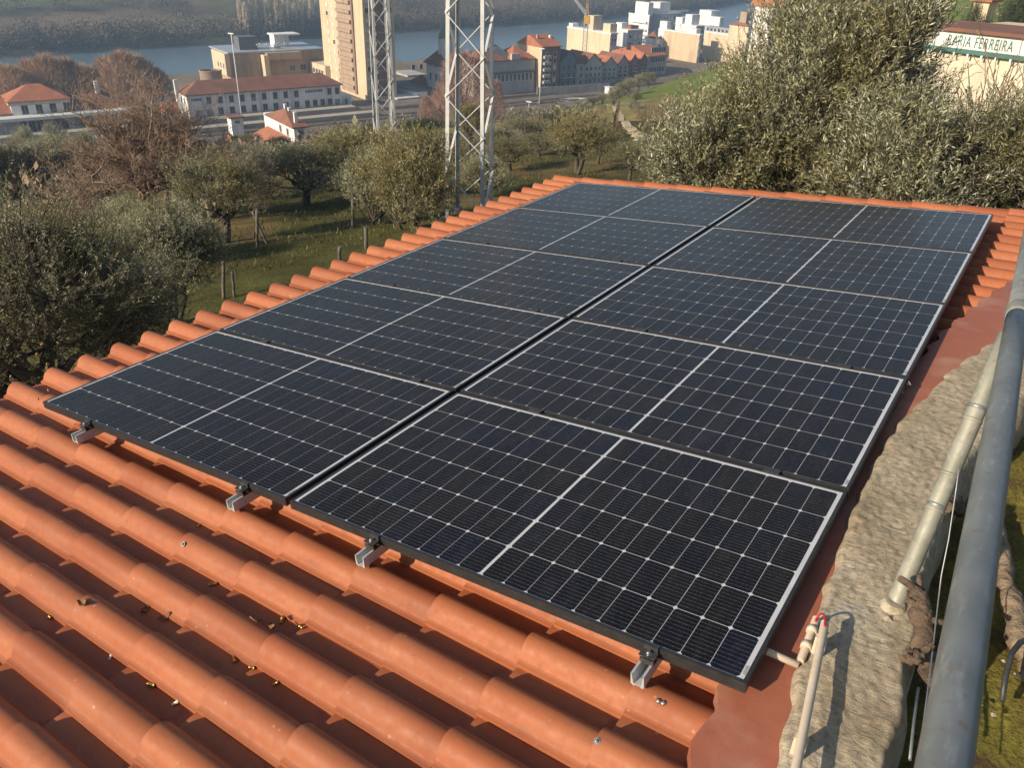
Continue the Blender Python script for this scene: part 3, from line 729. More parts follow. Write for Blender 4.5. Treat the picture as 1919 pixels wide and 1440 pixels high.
for t in (.35, .72):
    q = d2 + (d3 - d2) * t; b = MB(); b.tube([q - (d3 - d2) * .06, q + (d3 - d2) * .06], .0155, 10); b.box((q[0], q[1] - .01, q[2] - .02), (q[0] + .03, q[1] + .01, q[2])); p = b.build('clip', M_PVC, cd2); p.matrix_parent_inverse = c2inv
b = MB(); mid = (d3 + c0) / 2 + np.array([0, .02, .02]); ctl = [d3 - (d3 - d2) * .15, d3 + (d3 - d2) * .05, mid, c0 - dd * .006, c0 + dd * .03]
b.tube([sum(np.array(c_) * w_ for c_, w_ in zip(ctl, [math.comb(4, i_) * t_ ** i_ * (1 - t_) ** (4 - i_) for i_ in range(5)])) + np.array([0, 0, .012]) for t_ in np.linspace(0, 1, 15)], .0032, 8)
tag(b.build('red_cable', M_RED), 'short red cable bridging the two cream conduit ends', 'cable')
# vine stumps in the gap
def stump(name, pts, rad, label, seed, cuts=(), parent_mat=M_VINE):
    r = np.random.default_rng(seed); e = empty(name, pts[0], 0, label, 'vine stump', 'pruned vine stumps by the railing'); inv = Matrix.Translation([-float(x) for x in pts[0]])
    P = []; Rr = []
    for k in range(len(pts) - 1):
        for t in np.linspace(0, 1, 6)[:-1]:
            P.append(np.array(pts[k]) * (1 - t) + np.array(pts[k + 1]) * t + r.normal(0, .004, 3)); Rr.append((rad[k] * (1 - t) + rad[k + 1] * t) * r.uniform(.85, 1.2))
    P.append(np.array(pts[-1])); Rr.append(rad[-1])
    b = MB(); b.tube(P, Rr, 11)
    vv = []
    for v in b.v: vv.append(tuple(np.array(v) + r.normal(0, .0028, 3)))
    b.v = vv; p = b.build('trunk', parent_mat, e); p.matrix_parent_inverse = inv
    for (q, d, rr) in cuts:
        q = np.array(q, float); d = np.array(d, float); b = MB(); b.tube([q, q + d * .5, q + d], [rr * 1.15, rr, rr * .95], 9)
        c = b.build('spur', parent_mat, e); c.matrix_parent_inverse = inv
        b = MB(); dn = d / np.linalg.norm(d); b.tube([q + d * .98, q + d + dn * .004], rr * .86, 9); k = b.build('cut_face', M_CUT, c); k.matrix_parent_inverse = inv
    return e
g = lambda x, y, z: on_z(x, y, z)
stump('vine_stump', [g(1745, 1290, .26), g(1735, 1230, .36), g(1728, 1150, .42), g(1716, 1105, .44)], [.022, .026, .030, .024], 'gnarled dark vine stump with pale pruning cuts at the foot of the post', 1,
      [(g(1718, 1105, .44), (-.05, -.02, .03), .011), (g(1725, 1135, .43), (-.04, -.02, .015), .008), (g(1735, 1160, .42), (.05, .0, .01), .009), (g(1730, 1225, .38), (-.045, -.05, .02), .009), (g(1722, 1110, .43), (-.012, .03, .04), .009)])
stump('vine_stump', [g(1800, 960, .2), g(1788, 945, .36), g(1776, 950, .40)], [.022, .026, .018], 'short brown vine stump half hidden behind the handrail', 2, [(g(1778, 952, .39), (-.03, -.01, .03), .010)])
stump('vine_stump', [g(1865, 960, .22), g(1878, 1030, .22), g(1890, 1110, .21), g(1912, 1190, .2), g(1935, 1270, .19)], [.016, .022, .030, .036, .034], 'thick pale root lying on the moss right of the handrail', 3, (), M_ROOT)
stump('vine_stump', [g(1700, 1240, .37), g(1712, 1238, .40), g(1728, 1222, .42)], [.012, .011, .009], 'small cut spur lying on the mortar below the gnarled vine stump', 4, [(g(1702, 1240, .37), (-.02, -.01, .012), .008), (g(1728, 1222, .42), (.02, .02, .02), .009)])
pts = [on_z(px, py, z) for (px, py), z in zip([(1935, 1195), (1912, 1205), (1896, 1225), (1884, 1270), (1878, 1315)], [.26, .29, .28, .25, .215])]
b = MB(); b.tube(pts, .008, 10); tag(b.build('black_cable', M_BLACKCABLE), 'black cable end sticking out of the moss right of the handrail', 'cable')
# chips and stones on moss and mortar
r_ = np.random.default_rng(11)
for k in range(9):
    px, py = [(1880, 1240), (1905, 1265), (1860, 1340), (1835, 1320), (1702, 720), (1690, 735), (1650, 775), (1662, 1162), (1840, 1100)][k]
    z = .345 if px < 1720 else .20
    q = on_z(px, py, z); b = MB(); s_ = r_.uniform(.008, .018)
    dirs = [(1, 0, 0), (0, 1, 0), (-1, 0, 0), (0, -1, 0)]
    rr = [r_.uniform(.7, 1.3) for _ in range(6)]
    P = [q + np.array(d_) * s_ * rr[n_] for n_, d_ in enumerate(dirs)]; top = q + np.array([0, 0, s_ * .7 * rr[4]]); bo = q - np.array([0, 0, s_ * .4])
    for n_ in range(4): b.face([P[n_], P[(n_ + 1) % 4], top]); b.face([P[(n_ + 1) % 4], P[n_], bo])
    tag(b.build('stone_chip', M_STONE), ['pale stone chip beside the black cable', 'pale stone chip below the black cable end', 'small stone chip on the moss near the bottom edge', 'stone chip at the moss edge beside the handrail', 'pale stone at the far end of the mortar wall', 'flat pale chip beside the pale stone on the mortar', 'tiny chip on the mortar edge next to the flashing', 'white chip at the post foot on the mortar', 'stone chip on the moss beside the thick root'][k], 'stone chip', 'loose stone chips')

# ================================================================== THE VALLEY: placing helpers
def gd(px, d, z):                                       # ground point at height z, horizontal distance d, in picture column px
    lo, hi = -400.0, 2000.0
    for _ in range(60):
        m_ = (lo + hi) / 2; P = on_z(px, m_, z) if ray(px, m_)[2] < -1e-6 else None
        if P is None or math.hypot(*(P - CAM)[:2]) > d: lo = m_
        else: hi = m_
    return on_z(px, hi, z)
def gt(px, d):                                          # the same, on the terrain
    P = gd(px, d, 2.07 - d * .2)
    for _ in range(12):
        z = float(terrain(P[0], P[1])); P = gd(px, d, min(z, 1.9))
    P[2] = float(terrain(P[0], P[1])); return P
def hit_terrain(px, py):
    r = ray(px, py); r = r / math.hypot(r[0], r[1]); d = 4.0
    while d < 900:
        P = CAM + r * d
        if P[2] < float(terrain(P[0], P[1])): break
        d *= 1.012
    return CAM + r * d
def solve_len(P, dirv, px, mx=260.0):
    lo, hi = 0.0, mx; x0 = proj(P)[0]; sg = 1 if px > x0 else -1
    for _ in range(50):
        m_ = (lo + hi) / 2; x = proj([P[0] + dirv[0] * m_, P[1] + dirv[1] * m_, P[2]])[0]
        if (x - px) * sg < 0: lo = m_
        else: hi = m_
    return lo
def height_to(P, py):
    lo, hi = -5.0, 140.0
    for _ in range(50):
        m_ = (lo + hi) / 2
        Q = np.array([P[0], P[1], P[2] + m_])
        if RC[2] @ (Q - CAM) > .2 and proj(Q)[1] > py: lo = m_
        else: hi = m_
    return lo
TRZ = math.atan2(TA[1], TA[0])
class B: pass
ORD = ['first', 'second', 'third', 'fourth', 'fifth', 'sixth', 'seventh', 'eighth', 'ninth', 'tenth', 'eleventh', 'twelfth', 'thirteenth', 'fourteenth', 'fifteenth', 'sixteenth']
def bld(name, label, px_c, px_l, px_r, y_top, wallmat, d=None, y_base=None, z0=Z_TOWN, group=None, length=None, depth=None, cat='building', height=None, basez=None):
    o = B(); P = on_z(px_c, y_base, z0) if y_base is not None else gd(px_c, d, z0); P[2] = z0
    o.P = P; o.L = length or solve_len(P, TA, px_r); o.D = depth or solve_len(P, -TB, px_l); o.H = height or height_to(P, y_top)
    o.e = empty(name, P, TRZ, label, cat, group)
    if wallmat is not None: o.wall = MB().box((0, 0, -1.5), (o.L, o.D, o.H)).build('wall', wallmat, o.e)
    return o
def hip(o, mt, rise, over=.5, x0=0, x1=None, y0=0, y1=None, z=None, name='roof', ends=(1, 1), parent=None):
    x1 = o.L if x1 is None else x1; y1 = o.D if y1 is None else y1; z = o.H if z is None else z
    x0 -= over; x1 += over; y0 -= over; y1 += over; hy = (y1 - y0) / 2; ym = (y0 + y1) / 2
    ra = x0 + (hy if ends[0] else 0); rb = x1 - (hy if ends[1] else 0)
    if rb < ra: ra = rb = (x0 + x1) / 2
    m = MB(); A = (x0, y0, z); Bq = (x1, y0, z); Cq = (x1, y1, z); Dq = (x0, y1, z); R0 = (ra, ym, z + rise); R1 = (rb, ym, z + rise)
    m.face([A, Bq, R1, R0]); m.face([Cq, Dq, R0, R1])
    if ra == rb and ends[0]: m.f = []; m.v = []; m.m = []; m.s = []; m.face([A, Bq, R0]); m.face([Bq, Cq, R0]); m.face([Cq, Dq, R0]); m.face([Dq, A, R0])
    else: m.face([Dq, A, R0]); m.face([Bq, Cq, R1])
    m.face([(x0, y0, z - .25), (x1, y0, z - .25), (x1, y1, z - .25), (x0, y1, z - .25)][::-1])
    for p, q in ((A, Bq), (Bq, Cq), (Cq, Dq), (Dq, A)): m.face([(p[0], p[1], z - .25), (q[0], q[1], z - .25), q, p], 0)
    return m.build(name, mt, parent or o.e)
def gable_front(o, mt, rise, over=.3, x0=0, x1=None, z=None, wallmat=None, name='roof'):   # ridge runs back, gable faces the railway
    x1 = o.L if x1 is None else x1; z = o.H if z is None else z; xm = (x0 + x1) / 2
    m = MB(); t = .2
    for xa in (x0 - over, x1 + over):
        zz = z - over * rise / ((x1 - x0) / 2)
        m.face([(xa, -over, zz), (xm, -over, z + rise), (xm, o.D + over, z + rise), (xa, o.D + over, zz)])
        m.face([(xa, -over, zz + t), (xm, -over, z + rise + t), (xm, o.D + over, z + rise + t), (xa, o.D + over, zz + t)])
        m.face([(xa, -over, zz), (xa, -over, zz + t), (xm, -over, z + rise + t), (xm, -over, z + rise)])
    r = m.build(name, mt, o.e)
    if wallmat: 
        MB().face([(x0, 0, z), (x1, 0, z), (xm, 0, z + rise)]).build('gable_wall', wallmat, o.e); MB().face([(x0, o.D, z), (xm, o.D, z + rise), (x1, o.D, z)]).build('gable_wall', wallmat, o.e)
    return r
_WM = {}
def win_mesh(w, h, pane=None, fr=None, kind='window', bar=True):
    pane = pane or M_GLASS; fr = fr or M_FRAME
    key = (round(w, 2), round(h, 2), pane.name, fr.name, bar)
    if key not in _WM:
        b = MB(); t = min(.14, w * .13)
        b.box((-w / 2, -.02, 0), (w / 2, .05, h), 0)
        b.box((-w / 2 - t, -.10, -t), (-w / 2, .05, h + t), 1).box((w / 2, -.10, -t), (w / 2 + t, .05, h + t), 1)
        b.box((-w / 2, -.10, h), (w / 2, .05, h + t), 1).box((-w / 2 - t * 1.3, -.16, -t * 1.4), (w / 2 + t * 1.3, -.10, -.02), 1).box((-w / 2, -.10, -t), (w / 2, .05, 0), 1)
        if bar: b.box((-.035, -.05, 0), (.035, -.021, h), 1)
        _WM[key] = b.mesh(kind, [pane, fr])
    return _WM[key]
def win(o, face, t, z, w, h, pane=None, fr=None, name='window', bar=True):
    me = win_mesh(w, h, pane, fr, name, bar)
    if face == 'front': x = link(name, me, o.e, (t, -.001, z))
    else:
        x = link(name, me, o.e, (-.001, t, z)); x.rotation_euler = (0, 0, -math.pi / 2)
    return x
def win_grid(o, face, n, rows, w, h, z0, dz, m0=None, m1=None, pane=None, fr=None, panes=None, seed=0):
    ln = o.L if face == 'front' else o.D; m0 = ln * .1 if m0 is None else m0; m1 = ln * .1 if m1 is None else m1
    r = random.Random(seed)
    for k in range(rows):
        for i in range(n):
            t = m0 + (ln - m0 - m1) * ((i + .5) / n)
            win(o, face, t, z0 + k * dz, w, h, (r.choice(panes) if panes else pane), fr)
def px_to_x(o, px, z=4.0):                              # local x on the front of a building for a picture column
    return solve_len(np.array([o.P[0], o.P[1], o.P[2] + z]), TA, px)
def dormer_box(o, a, b_, mt, name): return MB().box(a, b_).build(name, mt, o.e)

# ------------------------------------------------------------------ station office: long white two-storey building
o = bld('station_office', 'long white two storey station building with old red hipped roof', 357, 338, 641, 178, M_WHITE, y_base=226, cat='station')
o.D = 9.5; bpy.data.objects.remove(o.wall); MB().box((0, 0, -1), (o.L, o.D, o.H)).build('wall', M_WHITE, o.e)
hip(o, M_ROOF_R, 3.2, .7); H = o.H
MB().box((-.06, -.06, -1), (o.L + .06, o.D, .9)).build('plinth', M_DARKW, o.e)
for px in (390, 411.5, 432.5, 453, 474, 494, 515, 534.5, 554.5, 616.5, 631):
    win(o, 'front', px_to_x(o, px, 6.5), H * .60, 1.25, 1.9)
for px in (414, 435, 456, 476.5, 497, 517, 536.5, 556, 576, 590.5, 604.5, 618.5): win(o, 'front', px_to_x(o, px, 2.5), H * .16, 1.4, 1.9)
for px in (372, 393.5, 632.5): win(o, 'front', px_to_x(o, px, 2), .05, 1.7, 2.7, M_DOOR, name='door')
for px0, px1 in ((356, 378), (571, 605)):
    a, c = px_to_x(o, px0 + 1, 6.5), px_to_x(o, px1, 6.5); n = 6 if px0 < 400 else 7; b = MB()
    for i in range(n):
        xa = a + (c - a) * i / n; b.box((xa, -.05, H * .74), (xa + (c - a) / n * .78, -.001, H * .74 + .75))
    b.build('name_strip', M_DARKW, o.e)
for px in (423, 487, 545, 611): x = px_to_x(o, px, 5); MB().tube([(x, -.15, .4), (x, -.15, H - .3)], .07, 6).build('downpipe', M_GREYW, o.e)
win(o, 'left', 3, H * .58, 1.1, 1.7); win(o, 'left', 6.5, H * .58, 1.1, 1.7); win(o, 'left', 6.5, H * .15, 1.1, 1.7)
MB().box((-1.6, 5.6, 0), (-.6, 6.6, H + 3.6)).build('chimney', M_WHITE, o.e)
MB().box((o.L, 1, -1), (o.L + 4.0, 7, 3.6)).build('side_annex', M_WHITE, o.e)
win(o, 'front', o.L - .1 + 1.8, .6, .8, 2.0, name='annex_door')
# ------------------------------------------------------------------ station hall with hip roof, wings and canopy
o = bld('station_hall', 'white station hall with steep orange hipped roof, low wings and a pale platform canopy', 33, 18, 139, 190.5, M_WHITE, y_base=250, cat='station', depth=11)
hip(o, M_ROOF_O, height_to(np.array([*(o.P[:2] + TA * o.L / 2 - TB * 5.5), Z_TOWN]), 156.5) - o.H, .8)
MB().box((-.5, -.5, o.H - 1.1), (o.L + .5, o.D + .5, o.H - .3)).build('cornice', M_STONEW, o.e)
for px in (43.5, 70.5, 96.5, 122): win(o, 'front', px_to_x(o, px, 8), o.H * .58, 1.5, 2.7, fr=M_STONEW)
for k in range(6): win(o, 'front', 2 + k * (o.L - 4) / 5, .1, 1.5, 2.9, fr=M_STONEW)
MB().box((-14, .6, -1), (0, o.D - 1, 5.3)).build('wing_wall', M_WHITE, o.e); hip(o, M_ROOF_O, 3.4, .6, -14, -.3, .6, o.D - 1, 5.3, 'wing_roof', (1, 0))
xw = px_to_x(o, 232, 4); MB().box((o.L, .6, -1), (xw, o.D - 1, 5.0)).build('wing_wall', M_WHITE, o.e); hip(o, M_ROOF_R, 3.2, .6, o.L + .3, xw, .6, o.D - 1, 5.0, 'wing_roof', (0, 1))
for k in range(4): win(o, 'front', o.L + 3 + k * (xw - o.L - 6) / 3, .1, 1.4, 2.8, fr=M_STONEW)
MB().box((-16, -5.2, 4.55), (xw + 4, .3, 4.75)).box((-16, -5.3, 4.1), (xw + 4, -5.2, 4.9)).build('canopy', M_SIGNW, o.e)
for k in range(9): x = -14 + k * (xw + 16) / 8; MB().tube([(x, -4.6, -.8), (x, -4.6, 4.5)], .12, 8).build('canopy_post', M_STONEW, o.e)
MB().box((xw - 5, 8.8, 5), (xw - 4, 9.8, 11)).build('chimney', M_WHITE, o.e)
# ------------------------------------------------------------------ small buildings in front of the bare tree
o = bld('shed', 'low shed with bright orange roof seen through the bare tree', 262, 255, 321, 182, M_WHITE, d=298, depth=7); hip(o, M_ROOF_O, 1.6, .5); win_grid(o, 'front', 4, 1, 1.2, 1.5, 1.2, 1)
o = bld('cottage', 'small white cottage with orange gable beside the station office, behind the bare tree', 316, 296, 340, 212, M_WHITE, d=262, depth=6); hip(o, M_ROOF_O, 2.6, .4, ends=(0, 0)); win_grid(o, 'front', 2, 1, 1.1, 1.5, 1.0, 1)
o = bld('kiosk', 'small white blocky station hut with flat brown roof in front of the tracks', 437, 424, 458, 222, M_WHITE, y_base=254, depth=3.6); MB().box((-.6, -.6, o.H), (o.L + .6, o.D + .6, o.H + .35)).build('roof', M_ROOF_R, o.e); win(o, 'front', o.L * .5, o.H * .72, 1.3, .45)
# white house with lower wing
zt = float(terrain(*gt(556, 172)[:2]))
o = bld('white_house', 'white house with hipped red roof, chimneys and a stepped lit side wall below the tracks', 556, 500, 579, 238, M_WHITE, d=173, z0=zt - 2.5, cat='house')
o.D = min(o.D, 15); hip(o, M_ROOF_R, 2.3, .45); win(o, 'front', o.L * .5, o.H * .62, 1.1, 1.6); win(o, 'front', o.L * .3, o.H * .15, 1.1, 1.6)
for y in (3.5, 7.5): win(o, 'left', y, o.H * .62, 1.0, 1.4)
for x, y in ((.8, 1.2), (1.6, 6.2), (2.4, 10.5)): MB().box((x, y, o.H - .5), (x + .6, y + .6, o.H + 2.6)).build('chimney', M_WHITE, o.e)
MB().box((-3.6, 3, -1), (0, o.D, o.H * .34)).build('side_wing', M_WHITE, o.e)
m = MB(); zz = o.H * .34; m.face([(-4.1, 2.4, zz), (0, 2.4, zz + 1.5), (0, o.D + .4, zz + 1.5), (-4.1, o.D + .4, zz)]); m.face([(-4.1, 2.4, zz - .2), (0, 2.4, zz + 1.3), (0, 2.4, zz + 1.5), (-4.1, 2.4, zz)]); m.build('wing_roof', M_ROOF_O, o.e)
MB().box((o.L - 2.4, -2.2, -1), (o.L + .9, 0, o.H * .40)).build('porch', M_WHITE, o.e)
zt = float(terrain(*gt(432, 190)[:2]))
o = bld('garden_shed', 'little white outhouse with orange roof poking out among the garden trees', 436, 419, 452, 277, M_WHITE, d=190, z0=zt - .5, depth=4.5); gable_front(o, M_ROOF_O, 1.6, .3, wallmat=M_WHITE)
# ------------------------------------------------------------------ apartment tower
o = bld('apartment_tower', 'tall beige apartment tower with brown balcony band between the lattice pylons', 689, 611, 744, 0, M_BEIGE, y_base=188, height=52, cat='tower')
D, L = o.D, o.L
yb0, yb1 = D * .20, D * .58                            # brown balcony band on the lit side
st = 3.05
MB().box((-.25, yb0 + 1.6, 1), (-.001, yb1, o.H)).build('brown_panel', M_TAUPE, o.e)
MB().box((-.5, yb0 + .2, 1), (-.001, yb0 + 1.5, o.H)).build('brown_strip', M_BROWNW, o.e)
r = random.Random(5)
for k in range(15):
    z = 3.5 + k * st
    MB().box((-1.0, yb0 + 1.9, z - 1.0), (-.26, yb1 - .3, z + .05)).build('balcony', M_TAUPE, o.e)
    win(o, 'left', (yb0 + yb1) / 2 + 1.6, z + .15, 3.4, 1.3, r.choice([M_GLASS, M_SHUT, M_SHUT, M_GLASS]), M_TAUPE, bar=True)
    for yy in (D * .70, D * .83): win(o, 'left', yy, z, 1.5, 1.35, r.choice([M_SHUT, M_SHUT, M_SHUT, M_GLASS]), M_SHUT, bar=False)
    win(o, 'left', D * .615, z, .6, 1.2, r.choice([M_SHUT, M_GLASS]), M_SHUT, bar=False)
    for xx in (L * .14, L * .84): win(o, 'front', xx, z, 1.7, 1.35, r.choice([M_SHUT, M_SHUT, M_GLASS]), M_SAND, bar=False)
    MB().box((L * .36, -.9, z - 1.0), (L * .66, -.12, z + .02)).build('balcony', M_BROWNW, o.e)
MB().box((L * .34, -.12, 1), (L * .68, -.001, o.H)).build('dark_recess', M_BROWNW, o.e)
MB().box((-2, D * .85, -1), (6, D + 9, 7.6)).build('base_annex', M_CREAM, o.e)
for k in range(4): x = link('window', win_mesh(1.6, 1.5), o.e, (-2.001, D * .9 + 1.2 + k * 2.6, 4.2)); x.rotation_euler = (0, 0, -math.pi / 2)
# ------------------------------------------------------------------ large beige modern building
o = bld('museum_block', 'large low beige modern building with flat roof and rooftop boxes left of the tower', 436, 418, 612, 101, M_SAND, d=330)  # shade of the front put into its sand colour, sunlit end wall cream
o2D = o.D; L, D, H = o.L, o.D, o.H
MB().box((-.3, -.3, H), (L, max(D, 22), H + .5)).build('flat_roof', M_ROOF_M, o.e)
xa = px_to_x(o, 489, 8); MB().box((xa, -4, -1), (xa + 1.8, 0, H - .6)).build('fin_wall', M_CREAM, o.e)
MB().box((xa + 1.8, -2.6, H * .78), (L * .72, -.001, H - .02)).build('upper_band', M_SAND, o.e)
MB().box((1.2, -.3, 0), (xa - .4, -.001, H * .68)).build('dark_panel', M_TAUPE, o.e)
MB().box((-1.6, -.5, 4), (-.001, D + 4, H + .2)).build('end_wall', M_CREAM, o.e)
for k in range(3): x = link('window', win_mesh(.9, 1.6), o.e, (-1.601, 2 + k * D * .28, H - 5)); x.rotation_euler = (0, 0, -math.pi / 2)
for k in range(8): win(o, 'front', xa + 12 + k * 4.2, 4.5, 2.2, 2.0, bar=True)
for k in range(5): win(o, 'front', xa + 30 + k * 3.6, 9.5, 1.6, 2.2, bar=True)
xb = px_to_x(o, 458, 12); MB().box((xb, 5, H + .5), (xb + 7, 11, H + 5.0)).build('plant_room', M_ROOF_G, o.e)
xb = px_to_x(o, 531, 14); MB().box((xb, 9, H + .5), (xb + 4.0, 14, H + 4.6)).build('roof_box', M_WHITE, o.e); MB().box((xb - .5, 8, H + 4.6), (xb + 10, 15, H + 5.1)).box((xb + 4.0, 10, H + .5), (xb + 6, 13, H + 4.6)).build('roof_canopy', M_WHITE, o.e)
b = MB(); xs = np.linspace(px_to_x(o, 487, 14), px_to_x(o, 545, 14), 60); b.tube([(x, 4, H + 2.0 + .9 * math.sin(k * 1.3) * (.5 + .5 * math.sin(k * .37))) for k, x in enumerate(xs)], .11, 5); b.build('roof_lettering', M_WHITE, o.e)
# rounded annex
P = gd(400, 320, Z_TOWN); e = empty('round_annex', P, TRZ, 'low rounded pinkish annex left of the beige modern building', 'building')
h = height_to(P, 132); b = MB(); n = 24; rr = solve_len(P, TA, 421) * .95
ring = [(rr * math.cos(t), rr * .8 * math.sin(t)) for t in np.linspace(0, 2 * math.pi, n, endpoint=False)]
for i in range(n):
    p, q = ring[i], ring[(i + 1) % n]; b.face([(p[0], p[1], -1), (q[0], q[1], -1), (q[0], q[1], h), (p[0], p[1], h)], 0, True)
b.build('wall', M_TAUPE, e); b = MB(); b.face([(p[0] * .99, p[1] * .99, h - .4) for p in ring]); b.build('flat_roof', M_ROOF_R, e)
b = MB()
for i in range(n): p, q = ring[i], ring[(i + 1) % n]; b.bar((p[0], p[1], h), (q[0], q[1], h), .3, .5)
b.build('parapet', M_SAND, e)
# ------------------------------------------------------------------ right of the tower: sheds and low grey houses
o = bld('grey_shed', 'low grey flat roofed shed at the foot of the tower', 764, 752, 800, 141, M_GREYW, d=352, depth=14); win_grid(o, 'front', 2, 1, 1.2, 1.6, 3, 1)
o = bld('red_cottage', 'small cottage with dark red roof right of the tower', 790, 786, 812, 158, M_WHITE, d=330, depth=9); hip(o, M_ROOF_R, 3, .4)
o = bld('white_garage', 'low white garage with black flat roof beside the tracks', 777, 763, 801, 172, M_WHITE, d=306, depth=12); MB().box((-.2, -.2, o.H), (o.L + .2, o.D + .2, o.H + .3)).build('roof', M_ROOF_G, o.e)
o = bld('white_garage', 'long low shed with pale roof behind the platforms by the tower foot', 745, 738, 786, 186, M_GREYW, d=300, depth=8); MB().box((-.3, -.3, o.H), (o.L + .3, o.D + .3, o.H + .3)).build('roof', M_SIGNW, o.e)
# ------------------------------------------------------------------ chapel behind the near pylon
o = bld('chapel', 'white chapel with red pyramid roof and green domed turret behind the pylon', 826, 800, 862, 122, M_WHITE, d=322, cat='church'); hip(o, M_ROOF_R, 6, .9)
MB().box((2, 1, o.H), (6, 5, o.H + 9)).build('turret', M_WHITE, o.e)
b = MB(); b.tube([(4, 3, o.H + 9), (4, 3, o.H + 9.6), (4, 3, o.H + 11), (4, 3, o.H + 12.4), (4, 3, o.H + 13.2), (4, 3, o.H + 15)], [2.6, 2.5, 2.1, 1.2, .3, .1], 12); b.build('dome', M_DOME, o.e)
win_grid(o, 'front', 3, 2, 1.2, 2.2, 3, 5); win_grid(o, 'left', 2, 2, 1.2, 2.2, 3, 5)
# ------------------------------------------------------------------ the street front: mansion, brick flats, row houses
o = bld('mansion', 'pale three storey mansion with red mansard roofs left of the brick flats', 888, 876, 1000, 116, M_STONEW, d=308, depth=13)
H, L = o.H, o.L
MB().box((-.12, -.12, -1), (L + .12, .0, H * .33)).build('base_storey', M_GREYW, o.e)
MB().box((-.3, -.9, H * .62), (L + .3, 0, H * .66)).build('balcony_band', M_DARKW, o.e); MB().box((-.06, -.06, H * .66), (L + .06, 0, H)).build('upper_storey', M_GREYW, o.e)
for k in range(14):
    x = 1.6 + k * (L - 3.2) / 13; win(o, 'front', x, H * .70, 1.0, 2.2, M_SHUT if k % 3 else M_GLASS, M_STONEW); win(o, 'front', x, H * .38, 1.1, 2.4, fr=M_WHITE)
    if k % 2: win(o, 'front', x, 1.0, 1.2, 1.3)
hip(o, M_ROOF_R, 3.6, .5, 0, L * .56, name='roof'); hip(o, M_ROOF_O, 4.2, .4, L * .62, L, name='roof'); hip(o, M_ROOF_G, 4.6, .2, L * .35, L * .72, 3, name='mansard')
MB().box((L * .60, -.35, H), (L * .74, .6, H + 2.0)).build('pediment', M_STONEW, o.e)
o = bld('brick_flats', 'six storey brick flats with beige side wall and orange roof', 1012.5, 969, 1046, 87, M_BROWNW, d=322, cat='flats')
H, L, D = o.H, o.L, o.D; MB().box((-.2, .2, -1), (-.001, D, H)).build('side_wall', M_BEIGE, o.e)
r = random.Random(2)
for k in range(6):
    for x in (L * .3, L * .72): win(o, 'front', x, 1.5 + k * (H - 3) / 6, 1.3, 1.5, r.choice([M_GLASS, M_SHUT, M_GLASS]), M_SHUT, bar=False)
    MB().box((L * .08, -1.0, 1.0 + k * (H - 3) / 6), (L * .46, 0, 2.0 + k * (H - 3) / 6)).build('balcony', M_GREYW, o.e)
for k in range(2):
    for y in (D * .62, D * .82): win(o, 'left', y, H - 4 - k * 3.2, 1.0, 1.3, M_SHUT, M_BEIGE, bar=False)
hip(o, M_ROOF_O, 3.4, .5, ends=(0, 0)); MB().box((L - 1.6, D * .3, H), (L - .6, D * .3 + 1, H + 3.2)).build('chimney', M_WHITE, o.e); MB().box((1, D * .3, H + 1), (1.7, D * .3 + .8, H + 3.6)).build('chimney', M_SAND, o.e)
MB().face([(-.25, -.5, H), (-.25, D + .5, H), (-.25, D / 2, H + 3.4)]).face([(L + .05, -.5, H), (L + .05, D / 2, H + 3.4), (L + .05, D + .5, H)]).build('gable_wall', M_GREYW, o.e)
def rowhouse(name, label, pl, pr, ytop, dd_, wall_, roof_, gab, nwin, rows, fr=None):
    o = bld(name, label, pl, pl - 3, pr, ytop, wall_, d=dd_, depth=14, group='row houses along the railway wall', cat='house')
    if gab: gable_front(o, roof_, gab, .35, wallmat=wall_)
    else: hip(o, roof_, 3.0, .4, ends=(0, 0))
    for k in range(rows):
        for i in range(nwin): win(o, 'front', o.L * (i + .6) / (nwin + .2), 1.4 + k * (o.H - 1.6) / rows, min(1.1, o.L / nwin * .5), min(1.9, (o.H - 1.6) / rows * .62), fr=fr or M_FRAME)
    if rows > 1: MB().box((o.L * .1, -.8, 1.2 + (o.H - 1.6) / rows), (o.L * .9, 0, 1.5 + (o.H - 1.6) / rows)).build('balcony', M_STONEW, o.e)
    return o
rowhouse('row_house', 'narrow teal tiled house with a pointed gable next to the brick flats', 1047.5, 1080.5, 115, 330, M_TEAL, M_ROOF_R, 3.6, 3, 3, M_STONEW)
rowhouse('row_house', 'narrow grey house with red roof between the teal and beige gabled houses', 1081, 1092.5, 118, 334, M_GREYW, M_ROOF_R, 0, 1, 3)
rowhouse('row_house', 'beige stone house with broad gable and dark windows', 1093, 1125.5, 120, 338, M_STONEW, M_ROOF_R, 3.6, 4, 3, M_WHITE)
rowhouse('row_house', 'pale gabled house right of the beige gabled one', 1126, 1154, 124, 348, M_GREYW, M_ROOF_O, 3.4, 3, 3, M_WHITE)
rowhouse('row_house', 'pinkish gabled house in the street row', 1154.5, 1176, 120, 358, M_PINK, M_ROOF_R, 3.4, 2, 3)
rowhouse('row_house', 'left one of two dark red gabled houses', 1176.5, 1194, 118, 366, M_REDW, M_ROOF_O, 3.4, 2, 3, M_STONEW)
rowhouse('row_house', 'right one of two dark red gabled houses', 1194.5, 1211, 116, 372, M_REDW, M_ROOF_O, 3.4, 2, 3, M_STONEW)
o = bld('warehouse', 'long grey building with broad orange roof at the right end of the street row', 1212, 1150, 1246, 105, M_GREYW, d=378); MB().box((-.2, 0, -1), (-.001, o.D, o.H)).build('side_wall', M_WHITE, o.e); hip(o, M_ROOF_O, 3.2, .4, ends=(0, 0))
